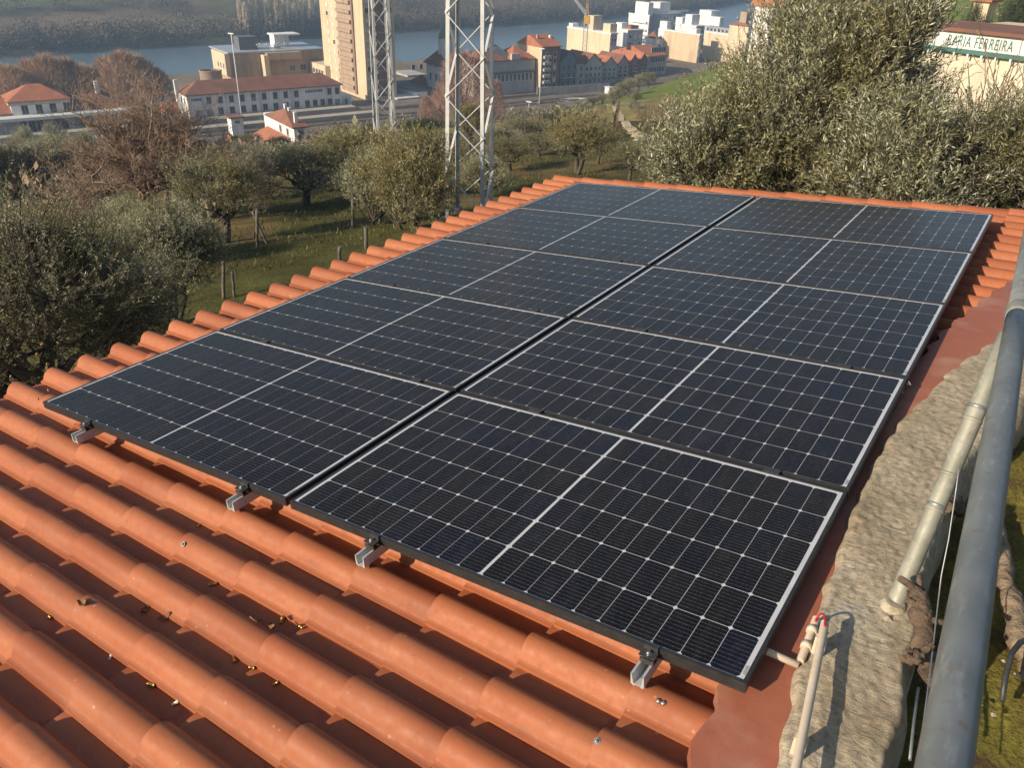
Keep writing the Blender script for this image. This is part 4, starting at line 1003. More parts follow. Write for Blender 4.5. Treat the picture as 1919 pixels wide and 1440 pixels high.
MB().face([(-.22, -.3, o.H - .05), (-.22, o.D + .3, o.H - .05), (-.22, o.D / 2, o.H + 3.1)]).build('gable_wall', M_WHITE, o.e); win_grid(o, 'front', 6, 3, 1.1, 1.8, 1.5, 4)
# ------------------------------------------------------------------ blocks behind the street
def block(name, label, pc, pl, pr, yt, dd_, side, front, wr=0, wc=0, top=None, cat='flats'):
    o = bld(name, label, pc, pl, pr, yt, front, d=dd_, group='apartment blocks of the town', cat=cat)  # pale blocks: shade put into grey fronts, sunlit sides kept light
    MB().box((-.2, 0, -1), (-.001, o.D, o.H)).build('side_wall', side, o.e)
    MB().box((-.3, -.3, o.H), (o.L + .3, o.D + .3, o.H + .6)).build('parapet', M_WHITE, o.e)
    r = random.Random(len(label))
    ax, ay = o.L * r.uniform(.2, .8), o.D * r.uniform(.2, .8); an = MB().bar((ax, ay, o.H + .5), (ax, ay, o.H + 4.2), .12, .12)
    for kk in range(3): an.bar((ax - .9 + .15 * kk, ay, o.H + 3.0 + .5 * kk), (ax + .9 - .15 * kk, ay, o.H + 3.0 + .5 * kk), .07, .07)
    an.build('aerial', M_GREYW, o.e)
    if wr:
        for k in range(wr):
            for i in range(wc): win(o, 'front', o.L * (i + .6) / (wc + .2), o.H - 3.2 - k * 3.1, min(1.4, o.L / wc * .55), 1.4, r.choice([M_GLASS, M_SHUT]), M_WHITE, bar=False)
    if top:
        for (x0, y0, w_, dpt, hh, mt) in top: MB().box((o.L * x0, o.D * y0, o.H + .6), (o.L * x0 + w_, o.D * y0 + dpt, o.H + .6 + hh)).build('roof_box', mt, o.e)
    return o
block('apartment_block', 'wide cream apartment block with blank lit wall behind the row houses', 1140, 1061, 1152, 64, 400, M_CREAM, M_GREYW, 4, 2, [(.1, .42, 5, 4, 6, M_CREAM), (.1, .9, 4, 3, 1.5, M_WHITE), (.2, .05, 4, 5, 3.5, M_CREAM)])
o = block('apartment_block', 'grey shaded block behind the cream blank wall, topped with a satellite dish', 1172, 1142, 1200, 58, 425, M_WHITE, M_GREYW, 4, 3, [(.1, .5, 4, 4, 2.5, M_WHITE), (.4, .2, 5, 5, 1.5, M_ROOF_R)])
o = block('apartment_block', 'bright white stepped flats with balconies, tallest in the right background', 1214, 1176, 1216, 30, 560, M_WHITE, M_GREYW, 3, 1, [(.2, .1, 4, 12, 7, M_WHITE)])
for k in range(5): MB().box((-1.6, 1, o.H - 4.2 - k * 4.4), (-.2, o.D * .8, o.H - 3.2 - k * 4.4)).build('balcony', M_WHITE, o.e)
for k in range(5):
    for i in range(3): win(o, 'left', o.D * (.15 + .25 * i), o.H - 3.0 - k * 4.4, 2.0, 2.0, M_GLASS, M_WHITE)
MB().box((0, o.D, -1), (o.L, o.D + 9, o.H - 8)).build('lower_step', M_WHITE, o.e)
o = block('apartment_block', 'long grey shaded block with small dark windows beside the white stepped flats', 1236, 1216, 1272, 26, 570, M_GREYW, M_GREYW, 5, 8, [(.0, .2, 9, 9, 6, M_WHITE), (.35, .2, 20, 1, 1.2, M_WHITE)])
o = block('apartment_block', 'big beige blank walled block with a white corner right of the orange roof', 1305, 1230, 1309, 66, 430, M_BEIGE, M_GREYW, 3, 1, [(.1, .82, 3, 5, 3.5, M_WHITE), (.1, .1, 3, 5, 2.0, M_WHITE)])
MB().box((-.35, o.D * .86, -1), (-.2, o.D, o.H)).build('white_corner', M_WHITE, o.e)
for k in range(3): x = link('window', win_mesh(1.2, 1.4), o.e, (-.36, o.D * .93, o.H - 4 - k * 4.5)); x.rotation_euler = (0, 0, -math.pi / 2)
o = block('town_house', 'small white house with rusty red roof squeezed between the blocks', 1228, 1208, 1232, 74, 440, M_WHITE, M_WHITE, 2, 1, cat='house'); hip(o, M_ROOF_R, 3, .4, z=o.H + .6)
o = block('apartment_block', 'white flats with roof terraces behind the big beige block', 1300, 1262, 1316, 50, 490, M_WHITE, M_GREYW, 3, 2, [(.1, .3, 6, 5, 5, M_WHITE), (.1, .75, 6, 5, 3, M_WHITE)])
for k in range(3): win(o, 'left', o.D * (.2 + .25 * k), o.H - 4, 2.2, 2.2, M_GLASS, M_WHITE)
o = block('apartment_block', 'yellowish block with pale blue glazed top floor behind the olive tree', 1358, 1315, 1366, 66, 440, M_CREAM, M_CREAM, 2, 1); MB().box((-.5, -.5, o.H + 2.6), (o.L + 1, o.D + .5, o.H + 3.0)).box((0, 0, o.H + .6), (o.L, o.D, o.H + 2.6)).build('glazed_floor', M_ROOF_M, o.e)
for k in range(6): win(o, 'left', o.D * (.1 + .16 * k), o.H + .9, 1.6, 1.4, M_GLASS, M_WHITE)
o = block('apartment_block', 'cream block with brown pitched roof and chimney at the olive tree edge', 1392, 1358, 1396, 52, 430, M_CREAM, M_CREAM, 2, 1, [(.1, .2, 3, 4, 6, M_SAND)]); hip(o, M_ROOF_R, 2.6, .5, z=o.H + .6)
o = block('apartment_block', 'low white block on the skyline right of the grey long block', 1345, 1300, 1352, 34, 560, M_WHITE, M_WHITE, 2, 1, [(.1, .4, 8, 10, 3, M_WHITE)])
o = bld('hill_house', 'large white house with orange roof at the top edge above the olive tree', 1420, 1389, 1512, 8, M_GREYW, d=105, z0=float(terrain(*gt(1440, 105)[:2])) - .5, cat='house'); MB().box((-.2, 0, -1), (-.001, o.D, o.H)).build('side_wall', M_WHITE, o.e); hip(o, M_ROOF_O, 1.5, .5, ends=(0, 0)); win_grid(o, 'front', 3, 2, 1.0, 1.3, o.H - 5, 2.7); win(o, 'left', o.D * .5, o.H - 2.2, .8, 1.1)  # white house: shade painted as a grey front, sunlit side left white
MB().face([(-.22, -.5, o.H), (-.22, o.D + .5, o.H), (-.22, o.D / 2, o.H + 1.45)]).build('gable_wall', M_WHITE, o.e)
# ------------------------------------------------------------------ shop building with the lettered fascia at the right
zs = -10.5
o = bld('shop_building', 'cream shop building with green lettered fascia at the right edge', 1965, 1766, 2100, 84, M_CREAM, d=62, z0=zs, length=12, depth=solve_len(gd(1965, 62, zs), -TB, 1766) + 4.0, cat='shop')
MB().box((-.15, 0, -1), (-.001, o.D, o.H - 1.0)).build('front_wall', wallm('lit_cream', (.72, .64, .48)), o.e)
MB().box((-.5, -.3, o.H - 1.0), (-.16, o.D + .2, o.H)).build('fascia', M_SIGNW, o.e)
MB().box((-.54, -.3, o.H - 1.28), (-.16, o.D + .2, o.H - 1.0)).build('fascia_band', M_SIGNG, o.e)
MB().box((-.8, -.5, o.H), (6, o.D + .4, o.H + .22)).build('roof_edge', M_ROOF_R, o.e)
MB().box((-.56, -.3, o.H - 1.0), (-.501, 1.8, o.H)).build('fascia_end', M_SIGNG, o.e)
fc = bpy.data.curves.new('lettering', 'FONT'); fc.body = 'RARIA FERREIRA'; fc.size = .92; fc.extrude = .01; fc.space_character = 1.14; fc.materials.append(M_SIGNG)
fo = link('lettering', fc, o.e); yl = solve_len(o.P + np.array([0, 0, o.H]), -TB, 1788)
fo.matrix_basis = Matrix(((0, 0, -1, -.52), (-1, 0, 0, yl), (0, 1, 0, o.H - .86), (0, 0, 0, 1)))
bpy.context.view_layer.update()
yr = solve_len(o.P + np.array([0, 0, o.H]), -TB, 1911); sx = (yl - yr) / max(.1, fo.dimensions[0]); mbx = fo.matrix_basis @ Matrix.Diagonal((sx, 1, 1, 1))
dg = bpy.context.evaluated_depsgraph_get(); lme = bpy.data.meshes.new_from_object(fo.evaluated_get(dg)); bpy.data.objects.remove(fo)
fo = link('lettering', lme, o.e); fo.matrix_basis = mbx
win(o, 'left', solve_len(o.P, -TB, 1828), 1.6, 1.3, 1.2)
for k in range(12): MB().box((-.62, o.D * (k + .5) / 12, o.H - 1.5), (-.50, o.D * (k + .5) / 12 + .12, o.H - 1.26)).build('bracket', M_WHITE, o.e)
o = bld('hill_house', 'pale yellow house at the top right corner beyond the shop', 1815, 1788, 1830, 0, M_CREAM, d=150, z0=float(terrain(*gt(1815, 150)[:2])) - .5, cat='house'); hip(o, M_ROOF_O, 2.4, .5)
o = bld('hill_house', 'white house with orange eave at the far top right edge', 1945, 1896, 1990, 8, M_WHITE, d=120, z0=float(terrain(*gt(1945, 120)[:2])) - .5, cat='house'); hip(o, M_ROOF_O, 2.4, .5)
# ------------------------------------------------------------------ railway: ballast, platforms, tracks, wall, lamp posts
def tq(s, q, z): P = np.array([CAM[0], CAM[1]]) + TA * s - TB * q; return (P[0], P[1], z)
def strip(name, q0, q1, s0, s1, z, mt, h=0.0, kind='structure'):
    b = MB()
    if h: 
        c = [tq(s0, q0, z), tq(s1, q0, z), tq(s1, q1, z), tq(s0, q1, z)]; t = [(x, y, z + h) for x, y, z in c]
        b.face(t[::-1]); 
        for i in range(4): k = (i + 1) % 4; b.face([c[i], c[k], t[k], t[i]])
    else: b.face([tq(s0, q0, z), tq(s1, q0, z), tq(s1, q1, z), tq(s0, q1, z)][::-1])
    return tag(b.build(name, mt), kind=kind)
def qs(px, py):
    P = on_z(px, py, Z_TOWN); d = P[:2] - CAM[:2]; return float(-(d @ TB)), float(d @ TA)
strip('railway_yard', 229.5, 262, -130, 330, Z_TOWN + .03, M_BALLAST)
strip('platform', qs(640, 203)[0], qs(640, 208)[0], -120, 118, Z_TOWN + .1, M_PLAT, .9)
strip('platform', qs(640, 217)[0], qs(640, 222)[0], -120, 120, Z_TOWN + .1, M_PLAT, .9)
for k, y in enumerate((211, 214, 225, 231)):
    q = qs(640, y)[0]; b = MB()
    for dq in (-.72, .72): b.bar(tq(-120, q + dq, Z_TOWN + .2), tq(300, q + dq, Z_TOWN + .2), .1, .16)
    e = b.build('railway_track', M_RAIL); tag(e, kind='structure')
b = MB(); q0, s0 = qs(1006, 178); q1, s1 = qs(1142, 169)
for k in range(14):
    ta, tb = k / 14, (k + .96) / 14; p = tq(s0 + (s1 - s0) * ta, q0 + (q1 - q0) * ta, Z_TOWN); c = tq(s0 + (s1 - s0) * tb, q0 + (q1 - q0) * tb, Z_TOWN)
    b.bar((p[0], p[1], p[2] + 1.3), (c[0], c[1], c[2] + 1.3), .3, 2.8)
tag(b.build('retaining_wall', M_CONCW), 'long pale concrete wall between the tracks and the row houses', 'wall')
o = bld('signal_hut', 'tiny white hut at the right end of the tracks', 1141, 1134, 1147, 164, M_WHITE, y_base=177, depth=2.5); MB().box((-.3, -.3, o.H), (o.L + .3, o.D + .3, o.H + .2)).build('roof', M_SIGNW, o.e)
P = on_z(1085, 193, Z_TOWN); e = empty('turntable', P, 0, 'round dark locomotive turntable pit among the tracks', 'turntable'); b = MB(); n = 28
for i in range(n):
    a0, a1 = 2 * math.pi * i / n, 2 * math.pi * (i + 1) / n
    b.face([(7.5 * math.cos(a0), 7.5 * math.sin(a0), .05), (7.5 * math.cos(a1), 7.5 * math.sin(a1), .05), (8.2 * math.cos(a1), 8.2 * math.sin(a1), .6), (8.2 * math.cos(a0), 8.2 * math.sin(a0), .6)])
b.build('rim', M_CONCW, e); MB().face([(7.5 * math.cos(a), 7.5 * math.sin(a), .06) for a in np.linspace(0, 2 * math.pi, n, endpoint=False)]).build('pit_floor', M_DARKW, e); MB().box((-7.3, -1.2, .1), (7.3, 1.2, .5)).build('bridge', M_RAIL, e)
def lamp(px, yb, yt, label, r=.17):
    P = on_z(px, yb, Z_TOWN); h = height_to(P, yt); e = empty('lamp_post', P, 0, label, 'lamp post', 'tall yard lamp posts')
    b = MB(); b.tube([(0, 0, 0), (0, 0, h)], [r * 1.3, r * .8], 8); b.build('mast', M_SIGNW, e); MB().box((-1.1, -.25, h - .2), (1.1, .25, h + .1)).build('lamp_head', M_SIGNW, e); MB().box((-.6, -.6, 0), (.6, .6, .8)).build('footing', M_DARKW, e)
lamp(456, 240, 62, 'tall white lamp mast in front of the station office'); lamp(1011, 194, 90, 'tall white lamp mast in front of the brick flats'); lamp(991, 207, 190, 'short white mast in the yard left of the tall lamp', .1)
def gantry(px, yb, yt, label):
    P = on_z(px, yb, Z_TOWN); h = height_to(P, yt); e = empty('signal_mast', P, TRZ, label, 'mast'); b = MB()
    for sx in (-.4, .4): b.bar((sx, 0, 0), (sx, 0, h), .08, .08)
    for k in range(int(h / 1.2)): b.bar((-.4, 0, k * 1.2), (.4, 0, k * 1.2 + 1.2), .05, .05)
    b.build('lattice', M_GREYW, e); MB().box((-2.2, -.05, h * .75), (1.2, .05, h * .75 + .12)).build('arm', M_GREYW, e)
gantry(492, 232, 168, 'thin grey lattice mast before the station office facade'); gantry(1436, 118, 60, 'thin mast among the town roofs') if False else None
# crane
P = gd(1092, 372, Z_TOWN); h = height_to(P, 32); e = empty('tower_crane', P, .4, 'yellow tower crane with pale raised jib standing over the row houses', 'crane')
b = MB()
for sx in (-.8, .8):
    for sy in (-.8, .8): b.bar((sx, sy, 0), (sx, sy, h), .22, .22)
for k in range(int(h / 1.8)):
    z = k * 1.8
    for a, c in (((-.8, -.8), (.8, -.8)), ((.8, -.8), (.8, .8)), ((-.8, .8), (-.8, -.8)), ((.8, .8), (-.8, .8))): b.bar((a[0], a[1], z), (c[0], c[1], z + 1.8), .12, .12)
b.build('mast', M_CRANEG, e)
Pt = np.array([P[0], P[1], P[2] + h]); top = height_to(P, 6) - h
MB().box((-.95, -.95, h - 2.4), (1.5, .95, h + .6)).build('cabin', M_CRANE, e)
b = MB()
for sx in (-.7, .7): b.bar((sx, 0, h + .6), (sx * .3, 0, h + top), .22, .22)
for k in range(6): b.bar((-.6 + k * .05, 0, h + 1 + k * 1.2), (.6 - k * .05, 0, h + 2 + k * 1.2), .13, .13)
b.build('apex', M_CRANE, e)
jv = (RC[0] * -24 / FOC * 372); jl = np.array([jv[0], jv[1]]); ca, sa = math.cos(-.4), math.sin(-.4); jx, jy = jl[0] * ca - jl[1] * sa, jl[0] * sa + jl[1] * ca
b = MB(); b.bar((0, 0, h + .5), (jx, jy, h + 7.0), .5, .5); b.bar((0, 0, h + 2.0), (jx, jy, h + 7.6), .3, .3)
for k in range(8): t = k / 8; b.bar((jx * t, jy * t, h + .5 + 6.5 * t), (jx * (t + .1), jy * (t + .1), h + 2.0 + 5.6 * (t + .1)), .2, .2)
b.build('jib', M_CRANEG, e)

# ================================================================== VEGETATION
def ribbons(P, D, Lh, W, n_hint, seed):
    """leaf quads: base point P, direction D, length Lh, width W (diamond, slightly folded)"""
    r = np.random.default_rng(seed); k = len(P)
    rv = r.normal(size=(k, 3)); sd = np.cross(D, rv); sd /= np.linalg.norm(sd, axis=1)[:, None] + 1e-9
    nm = np.cross(sd, D)
    Lh = np.broadcast_to(Lh, (k,))[:, None]; W = np.broadcast_to(W, (k,))[:, None]
    mid = P + D * Lh * .5 + nm * Lh * .06
    V = np.stack([P, mid + sd * W / 2, P + D * Lh, mid - sd * W / 2], 1).reshape(-1, 3)
    F = np.arange(4 * k, dtype=np.int32).reshape(-1, 4); return V, F
def unit(v): return v / (np.linalg.norm(v, axis=-1, keepdims=True) + 1e-9)
def segs(P0, P1, R0, R1, n=4):
    """tapered branch pieces as one vertex/face array"""
    P0 = np.asarray(P0, float); P1 = np.asarray(P1, float); k = len(P0); d = unit(P1 - P0)
    ref = np.where(np.abs(d[:, 2:3]) < .9, np.array([[0, 0, 1.]]), np.array([[1., 0, 0]]))
    x = unit(np.cross(d, ref)); y = np.cross(d, x); ang = np.arange(n) * 2 * math.pi / n
    ring = x[:, None, :] * np.cos(ang)[None, :, None] + y[:, None, :] * np.sin(ang)[None, :, None]
    A = P0[:, None, :] + ring * np.asarray(R0)[:, None, None]; Bq = P1[:, None, :] + ring * np.asarray(R1)[:, None, None]
    V = np.concatenate([A, Bq], 1).reshape(-1, 3); base = (np.arange(k) * 2 * n)[:, None]; j = np.arange(n)[None, :]; j2 = (j + 1) % n
    F = np.stack([base + j, base + j2, base + n + j2, base + n + j], -1).reshape(-1, 4); return V, F
def limb(p0, p1, r0, r1, r, n=5, sag=.12):
    p0 = np.array(p0, float); p1 = np.array(p1, float); L = np.linalg.norm(p1 - p0); pts = []
    b1 = r.normal(0, L * sag, 3); b2 = r.normal(0, L * sag * .5, 3)
    for k in range(n + 1):
        t = k / n; pts.append(p0 * (1 - t) + p1 * t + b1 * math.sin(math.pi * t) + b2 * math.sin(2 * math.pi * t))
    pts[0] = p0; pts[-1] = p1; rad = [r0 + (r1 - r0) * k / n for k in range(n + 1)]
    return pts, rad
def olive(seed, H, W, trunk, nclump=26, nshoot=620, nleaf=14, ll=.10, lw=.022, shoot=.38, lean=0.0, tr=.14, up=.75, clump=.24, mat=None, stems=1, hollow=.45):
    r = np.random.default_rng(seed); mat = mat or M_OLIVE
    cz = trunk + (H - trunk) * .5; rad = np.array([W / 2, W / 2, (H - trunk) / 2])
    d = unit(r.normal(size=(nclump, 3))); d[:, 2] = np.where(d[:, 2] < -.75, -d[:, 2], d[:, 2])
    rr = (hollow + (1 - hollow) * r.random(nclump) ** .7)[:, None] * .80
    C_ = d * rr * rad + np.array([lean, 0, cz])
    # trunk and limbs
    P0, P1, R0, R1 = [], [], [], []
    fork = []
    for st in range(stems):
        a = 2 * math.pi * st / max(1, stems) + r.random(); b0 = np.array([.12 * (stems > 1) * math.cos(a), .12 * (stems > 1) * math.sin(a), -.3]); top = np.array([lean * .4 + .35 * (stems > 1) * math.cos(a), .35 * (stems > 1) * math.sin(a), trunk * 1.02])
        pts, rd = limb(b0, top, tr * (1.25 if st == 0 else .9), tr * .75, r, 6, .06); fork.append(top)
        for k in range(len(pts) - 1): P0.append(pts[k]); P1.append(pts[k + 1]); R0.append(rd[k] * (1.35 if k == 0 else 1)); R1.append(rd[k + 1])
    for c in C_:
        f = fork[r.integers(len(fork))]; pts, rd = limb(f, c * .92 + f * .08, tr * .42, .012, r, 6, .10)
        for k in range(len(pts) - 1): P0.append(pts[k]); P1.append(pts[k + 1]); R0.append(rd[k]); R1.append(rd[k + 1])
    # shoots in clumps
    cen = np.array([lean, 0, cz]); ci = r.integers(0, nclump, nshoot); cr = clump * W * r.uniform(.6, 1.15, nclump)
    sp = C_[ci] + unit(r.normal(size=(nshoot, 3))) * (r.random(nshoot) ** .45 * cr[ci])[:, None] * np.array([1, 1, .85])
    out = unit(sp - cen) ; dirs = unit(out * .55 + np.array([0, 0, up]) + r.normal(0, .38, (nshoot, 3)))
    sl_ = shoot * r.uniform(.55, 1.35, nshoot)
    nb = nshoot // 3; V0, F0 = segs(np.concatenate([np.array(P0), C_[ci[:nb]]]), np.concatenate([np.array(P1), sp[:nb]]), np.concatenate([R0, np.full(nb, .010)]), np.concatenate([R1, np.full(nb, .005)]), 5)
    V1, F1 = segs(sp, sp + dirs * sl_[:, None], np.full(nshoot, .0045), np.full(nshoot, .002), 3)
    t = (np.arange(nleaf) + .5) / nleaf; base = sp[:, None, :] + dirs[:, None, :] * (sl_[:, None] * (t * .95 + .05)[None, :])[..., None]
    rnd = unit(r.normal(size=(nshoot, nleaf, 3))); side = unit(rnd - dirs[:, None, :] * np.sum(rnd * dirs[:, None, :], -1, keepdims=True))
    ld = unit(dirs[:, None, :] * .75 + side * r.uniform(.5, 1.0, (nshoot, nleaf, 1)))
    L_ = (ll * r.uniform(.65, 1.25, (nshoot, nleaf))).reshape(-1)
    V, F = ribbons(base.reshape(-1, 3), ld.reshape(-1, 3), L_, L_ * (lw / ll), 0, seed + 1)
    trunk_me = np_mesh('trunk', np.concatenate([V0, V1]), np.concatenate([F0, F1 + len(V0)]), M_BARK, True)
    return trunk_me, np_mesh('crown', V, F, mat)
def bare(seed, H, spread=.55, levels=5, kids=(5, 5, 5, 4, 3), r0=.16, mat=None, trunk=.18, ratio=.62, gnarl=.22, up=.25, minr=.006, stems=1):
    r = np.random.default_rng(seed); P0, P1, R0, R1 = [], [], [], []
    cur = []
    for st in range(stems):
        a = r.random() * 6.28; dv = unit(np.array([math.cos(a) * .28 * (stems > 1), math.sin(a) * .28 * (stems > 1), 1.0])); cur.append((np.array([0, 0, -.2]), dv, H * (trunk + .27) * r.uniform(.9, 1.1), r0 if st == 0 else r0 * .8))
    tops = [[] for _ in range(levels + 1)]
    for lv in range(levels):
        nxt = []
        for (p, dv, L, rad) in cur:
            ns = 4 if lv < 2 else (3 if lv < 3 else 2); q = p.copy(); dd_ = dv.copy(); pts = [q]
            for k in range(ns):
                dd_ = unit(dd_ + r.normal(0, gnarl * .6, 3) + np.array([0, 0, up * .25])); q = q + dd_ * L / ns; pts.append(q)
            for k in range(ns):
                P0.append(pts[k]); P1.append(pts[k + 1]); R0.append(max(minr, rad * (1 - .55 * k / ns))); R1.append(max(minr * .8, rad * (1 - .55 * (k + 1) / ns)))
            if lv + 1 < levels:
                for c in range(kids[lv]):
                    t = (.42 if lv == 0 else .2) + (.58 if lv == 0 else .8) * (c + r.random()) / kids[lv]; t = min(.99, t); f = t * ns; k = min(ns - 1, int(f)); bp = pts[k] + (pts[k + 1] - pts[k]) * (f - k)
                    sidev = unit(np.cross(dd_, r.normal(size=3))); nd = unit(dv * (1 - spread) + sidev * spread * r.uniform(.7, 1.3) + np.array([0, 0, up]))
                    nxt.append((bp, nd, L * ratio * r.uniform(.7, 1.25), max(minr, rad * .52)))
        cur = nxt
    P0 = np.array(P0); P1 = np.array(P1); R0 = np.array(R0); R1 = np.array(R1); big = R0 > max(r0 * .2, minr * 1.02)
    V0, F0 = segs(P0[big], P1[big], R0[big], R1[big], 6); V1, F1 = segs(P0[~big], P1[~big], R0[~big], R1[~big], 3)
    s = H / max(1e-3, max(V0[:, 2].max(), V1[:, 2].max())); V0 *= s; V1 *= s
    return np_mesh('trunk', V0, F0, mat or M_TWIG, True), np_mesh('crown', V1, F1, mat or M_TWIG)
def fuzz(seed, H, W, trunk, n, ll, lw, mat, r0, up=.9, narrow=.5):
    r = np.random.default_rng(seed); t = r.random(n) ** .8; z = trunk + (H - trunk) * t
    rad = W / 2 * np.sin(np.pi * np.clip(t * .86 + .12, 0, 1)) ** narrow * (.75 + .35 * vnoise(t * 5, np.full(n, 2.0), seed)); a = r.random(n) * 6.283
    lob = .72 + .42 * vnoise(a * 1.1, t * 4, seed + 3); rr = rad * lob * r.random(n) ** .45
    P_ = np.stack([rr * np.cos(a), rr * np.sin(a), z - ll * .5], -1); dv = unit(np.stack([np.cos(a) * .45, np.sin(a) * .45, np.full(n, up)], -1) + r.normal(0, .30, (n, 3)))
    V, F = ribbons(P_, dv, ll * r.uniform(.5, 1.3, n), lw, 0, seed + 1)
    A, Bb, Ra, Rb = [], [], [], []
    for k in range(16):
        a_ = r.random() * 6.28; t_ = r.uniform(.3, .95); q = np.array([W * .3 * math.sin(math.pi * t_) * math.cos(a_), W * .3 * math.sin(math.pi * t_) * math.sin(a_), trunk + (H - trunk) * t_]); f = np.array([0, 0, trunk * r.uniform(.6, 1.4)])
        A.append(f); Bb.append(q); Ra.append(r0 * .35); Rb.append(r0 * .08)
    A.append(np.array([0, 0, -1.])); Bb.append(np.array([0, 0, trunk * 1.5])); Ra.append(r0); Rb.append(r0 * .6)
    V0, F0 = segs(A, Bb, Ra, Rb, 5); return np_mesh('trunk', V0, F0, M_BARK, True), np_mesh('crown', V, F, mat)
def put_tree(name, label, meshes, loc, sc=(1, 1, 1), rz=0.0, group=None, mat=None, cat='tree'):
    e = empty(name, loc, rz, label, cat, group); e.scale = sc
    tm, cm = meshes; link('trunk', tm, e); c = link('crown', cm, e)
    if mat is not None:
        c.material_slots[0].link = 'OBJECT'; c.material_slots[0].material = mat
    return e
def tree_px(name, label, meshes, nat, px, d, ytop, wpx, group=None, mat=None, rz=0.0, cat='tree', sink=0.0):
    """stand a tree on the terrain in picture column px at distance d; crown reaches ytop, is wpx wide"""
    P = gt(px, d); P[2] -= sink; h = height_to(P, ytop); w_ = wpx / FOC * float(RC[2] @ (P - CAM))
    return put_tree(name, label, meshes, P, (w_ / nat[1], w_ / nat[1], h / nat[0]), rz, group, mat, cat)

# --- the large olives at the right, behind the roof
def right_olive(label, seed, px, d, z0, ytop, W, nclump, nshoot, mat, rz, up=.75, stems=1, clump=.18, trunk=.6, tr=.09, hollow=.35):
    P = gd(px, d, z0); H_ = height_to(P, ytop)
    m_ = olive(seed, H_, W, trunk, nclump=nclump, nshoot=nshoot, nleaf=17, ll=.072, lw=.0142, shoot=.40, tr=tr, clump=clump, mat=mat, hollow=hollow, stems=stems, up=up)
    return put_tree('olive_tree', label, m_, P, (1, 1, 1), rz)
right_olive('large silvery olive tree rising right behind the far edge of the roof', 101, 1468, 12.6, -2.5, -55, 3.0, 46, 4300, M_OLIVE, .4, stems=2)
right_olive('silvery olive bush left of the large olive behind the roof edge', 102, 1318, 12.0, -2.3, 135, 2.3, 28, 2200, M_OLIVE, 1.2, clump=.2, trunk=.3)
right_olive('tall upright olive shoots right of the large olive', 103, 1570, 12.2, -2.3, -40, 1.7, 30, 2500, M_OLIVE, 2.2, up=.95, clump=.2)
right_olive('low spreading olive in front of the large one at the roof edge', 107, 1640, 11.4, -1.9, 190, 2.6, 30, 2300, M_OLIVE, 2.9, up=.6, clump=.2, trunk=.2, tr=.05)
right_olive('loose dark olive with visible stems at the right edge behind the roof', 104, 1850, 12.0, -1.9, 205, 2.8, 26, 1900, M_OLIVE_D, .3, up=.6, stems=2, clump=.2, trunk=.3, tr=.05)
P = gd(1840, 17, -2.6)
put_tree('bare_tree', 'thin bare brown shrub in front of the shop wall', bare(105, height_to(P, 15), .36, 4, (5, 4, 3, 3), .035, M_TWIG, minr=.006, stems=3), P, (1, 1, 1), 1.0)
# --- olives close to the eave on the left
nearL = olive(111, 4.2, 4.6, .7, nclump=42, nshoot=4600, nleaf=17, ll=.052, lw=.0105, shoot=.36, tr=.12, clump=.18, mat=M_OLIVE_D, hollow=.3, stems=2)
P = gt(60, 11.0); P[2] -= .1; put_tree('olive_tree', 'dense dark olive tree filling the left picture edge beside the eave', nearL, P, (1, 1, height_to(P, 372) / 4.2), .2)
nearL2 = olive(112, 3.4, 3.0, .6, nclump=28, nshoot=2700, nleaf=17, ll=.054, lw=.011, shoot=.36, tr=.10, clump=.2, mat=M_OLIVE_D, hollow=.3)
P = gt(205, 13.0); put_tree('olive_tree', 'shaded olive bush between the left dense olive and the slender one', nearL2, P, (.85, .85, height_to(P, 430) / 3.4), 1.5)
P = gt(330, 16.5); tm5 = olive(113, 3.6, 3.2, .9, nclump=26, nshoot=2700, nleaf=16, ll=.066, lw=.013, shoot=.36, tr=.06, clump=.2, mat=M_OLIVE, hollow=.3, stems=3)
put_tree('olive_tree', 'slender multi stemmed olive with pale green crown behind the eave posts', tm5, P, (.82, .82, height_to(P, 392) / 3.6), .6)
# two tall sprigs at the left edge
for k, (px, yt, lb) in enumerate([(12, 322, 'leafy sprig standing up at the very left edge'), (38, 312, 'taller leafy sprig beside the left edge sprig')]):
    P = at(px, 420, 8.5); T = at(px + 2, yt, 8.5); r = np.random.default_rng(k); n = 40; t = np.linspace(0, 1, n)[:, None]; pts = P + (T - P) * t
    dv = unit(T - P); rnd = unit(r.normal(size=(n, 3))); ld = unit(dv * .7 + (rnd - dv * (rnd @ dv)[:, None])); V, F = ribbons(pts, ld, .055 * r.uniform(.7, 1.2, n), .012, 0, k)
    e = empty('olive_sprig', P, 0, lb, 'sprig', 'olive sprigs at the left edge'); c = link('leaves', np_mesh('leaves', V - P, F, M_OLIVE), e)
    MB().tube([(0, 0, -1.2), (0, 0, 0), tuple(T - P)], [.008, .006, .002], 5).build('stem', M_BARK, e)
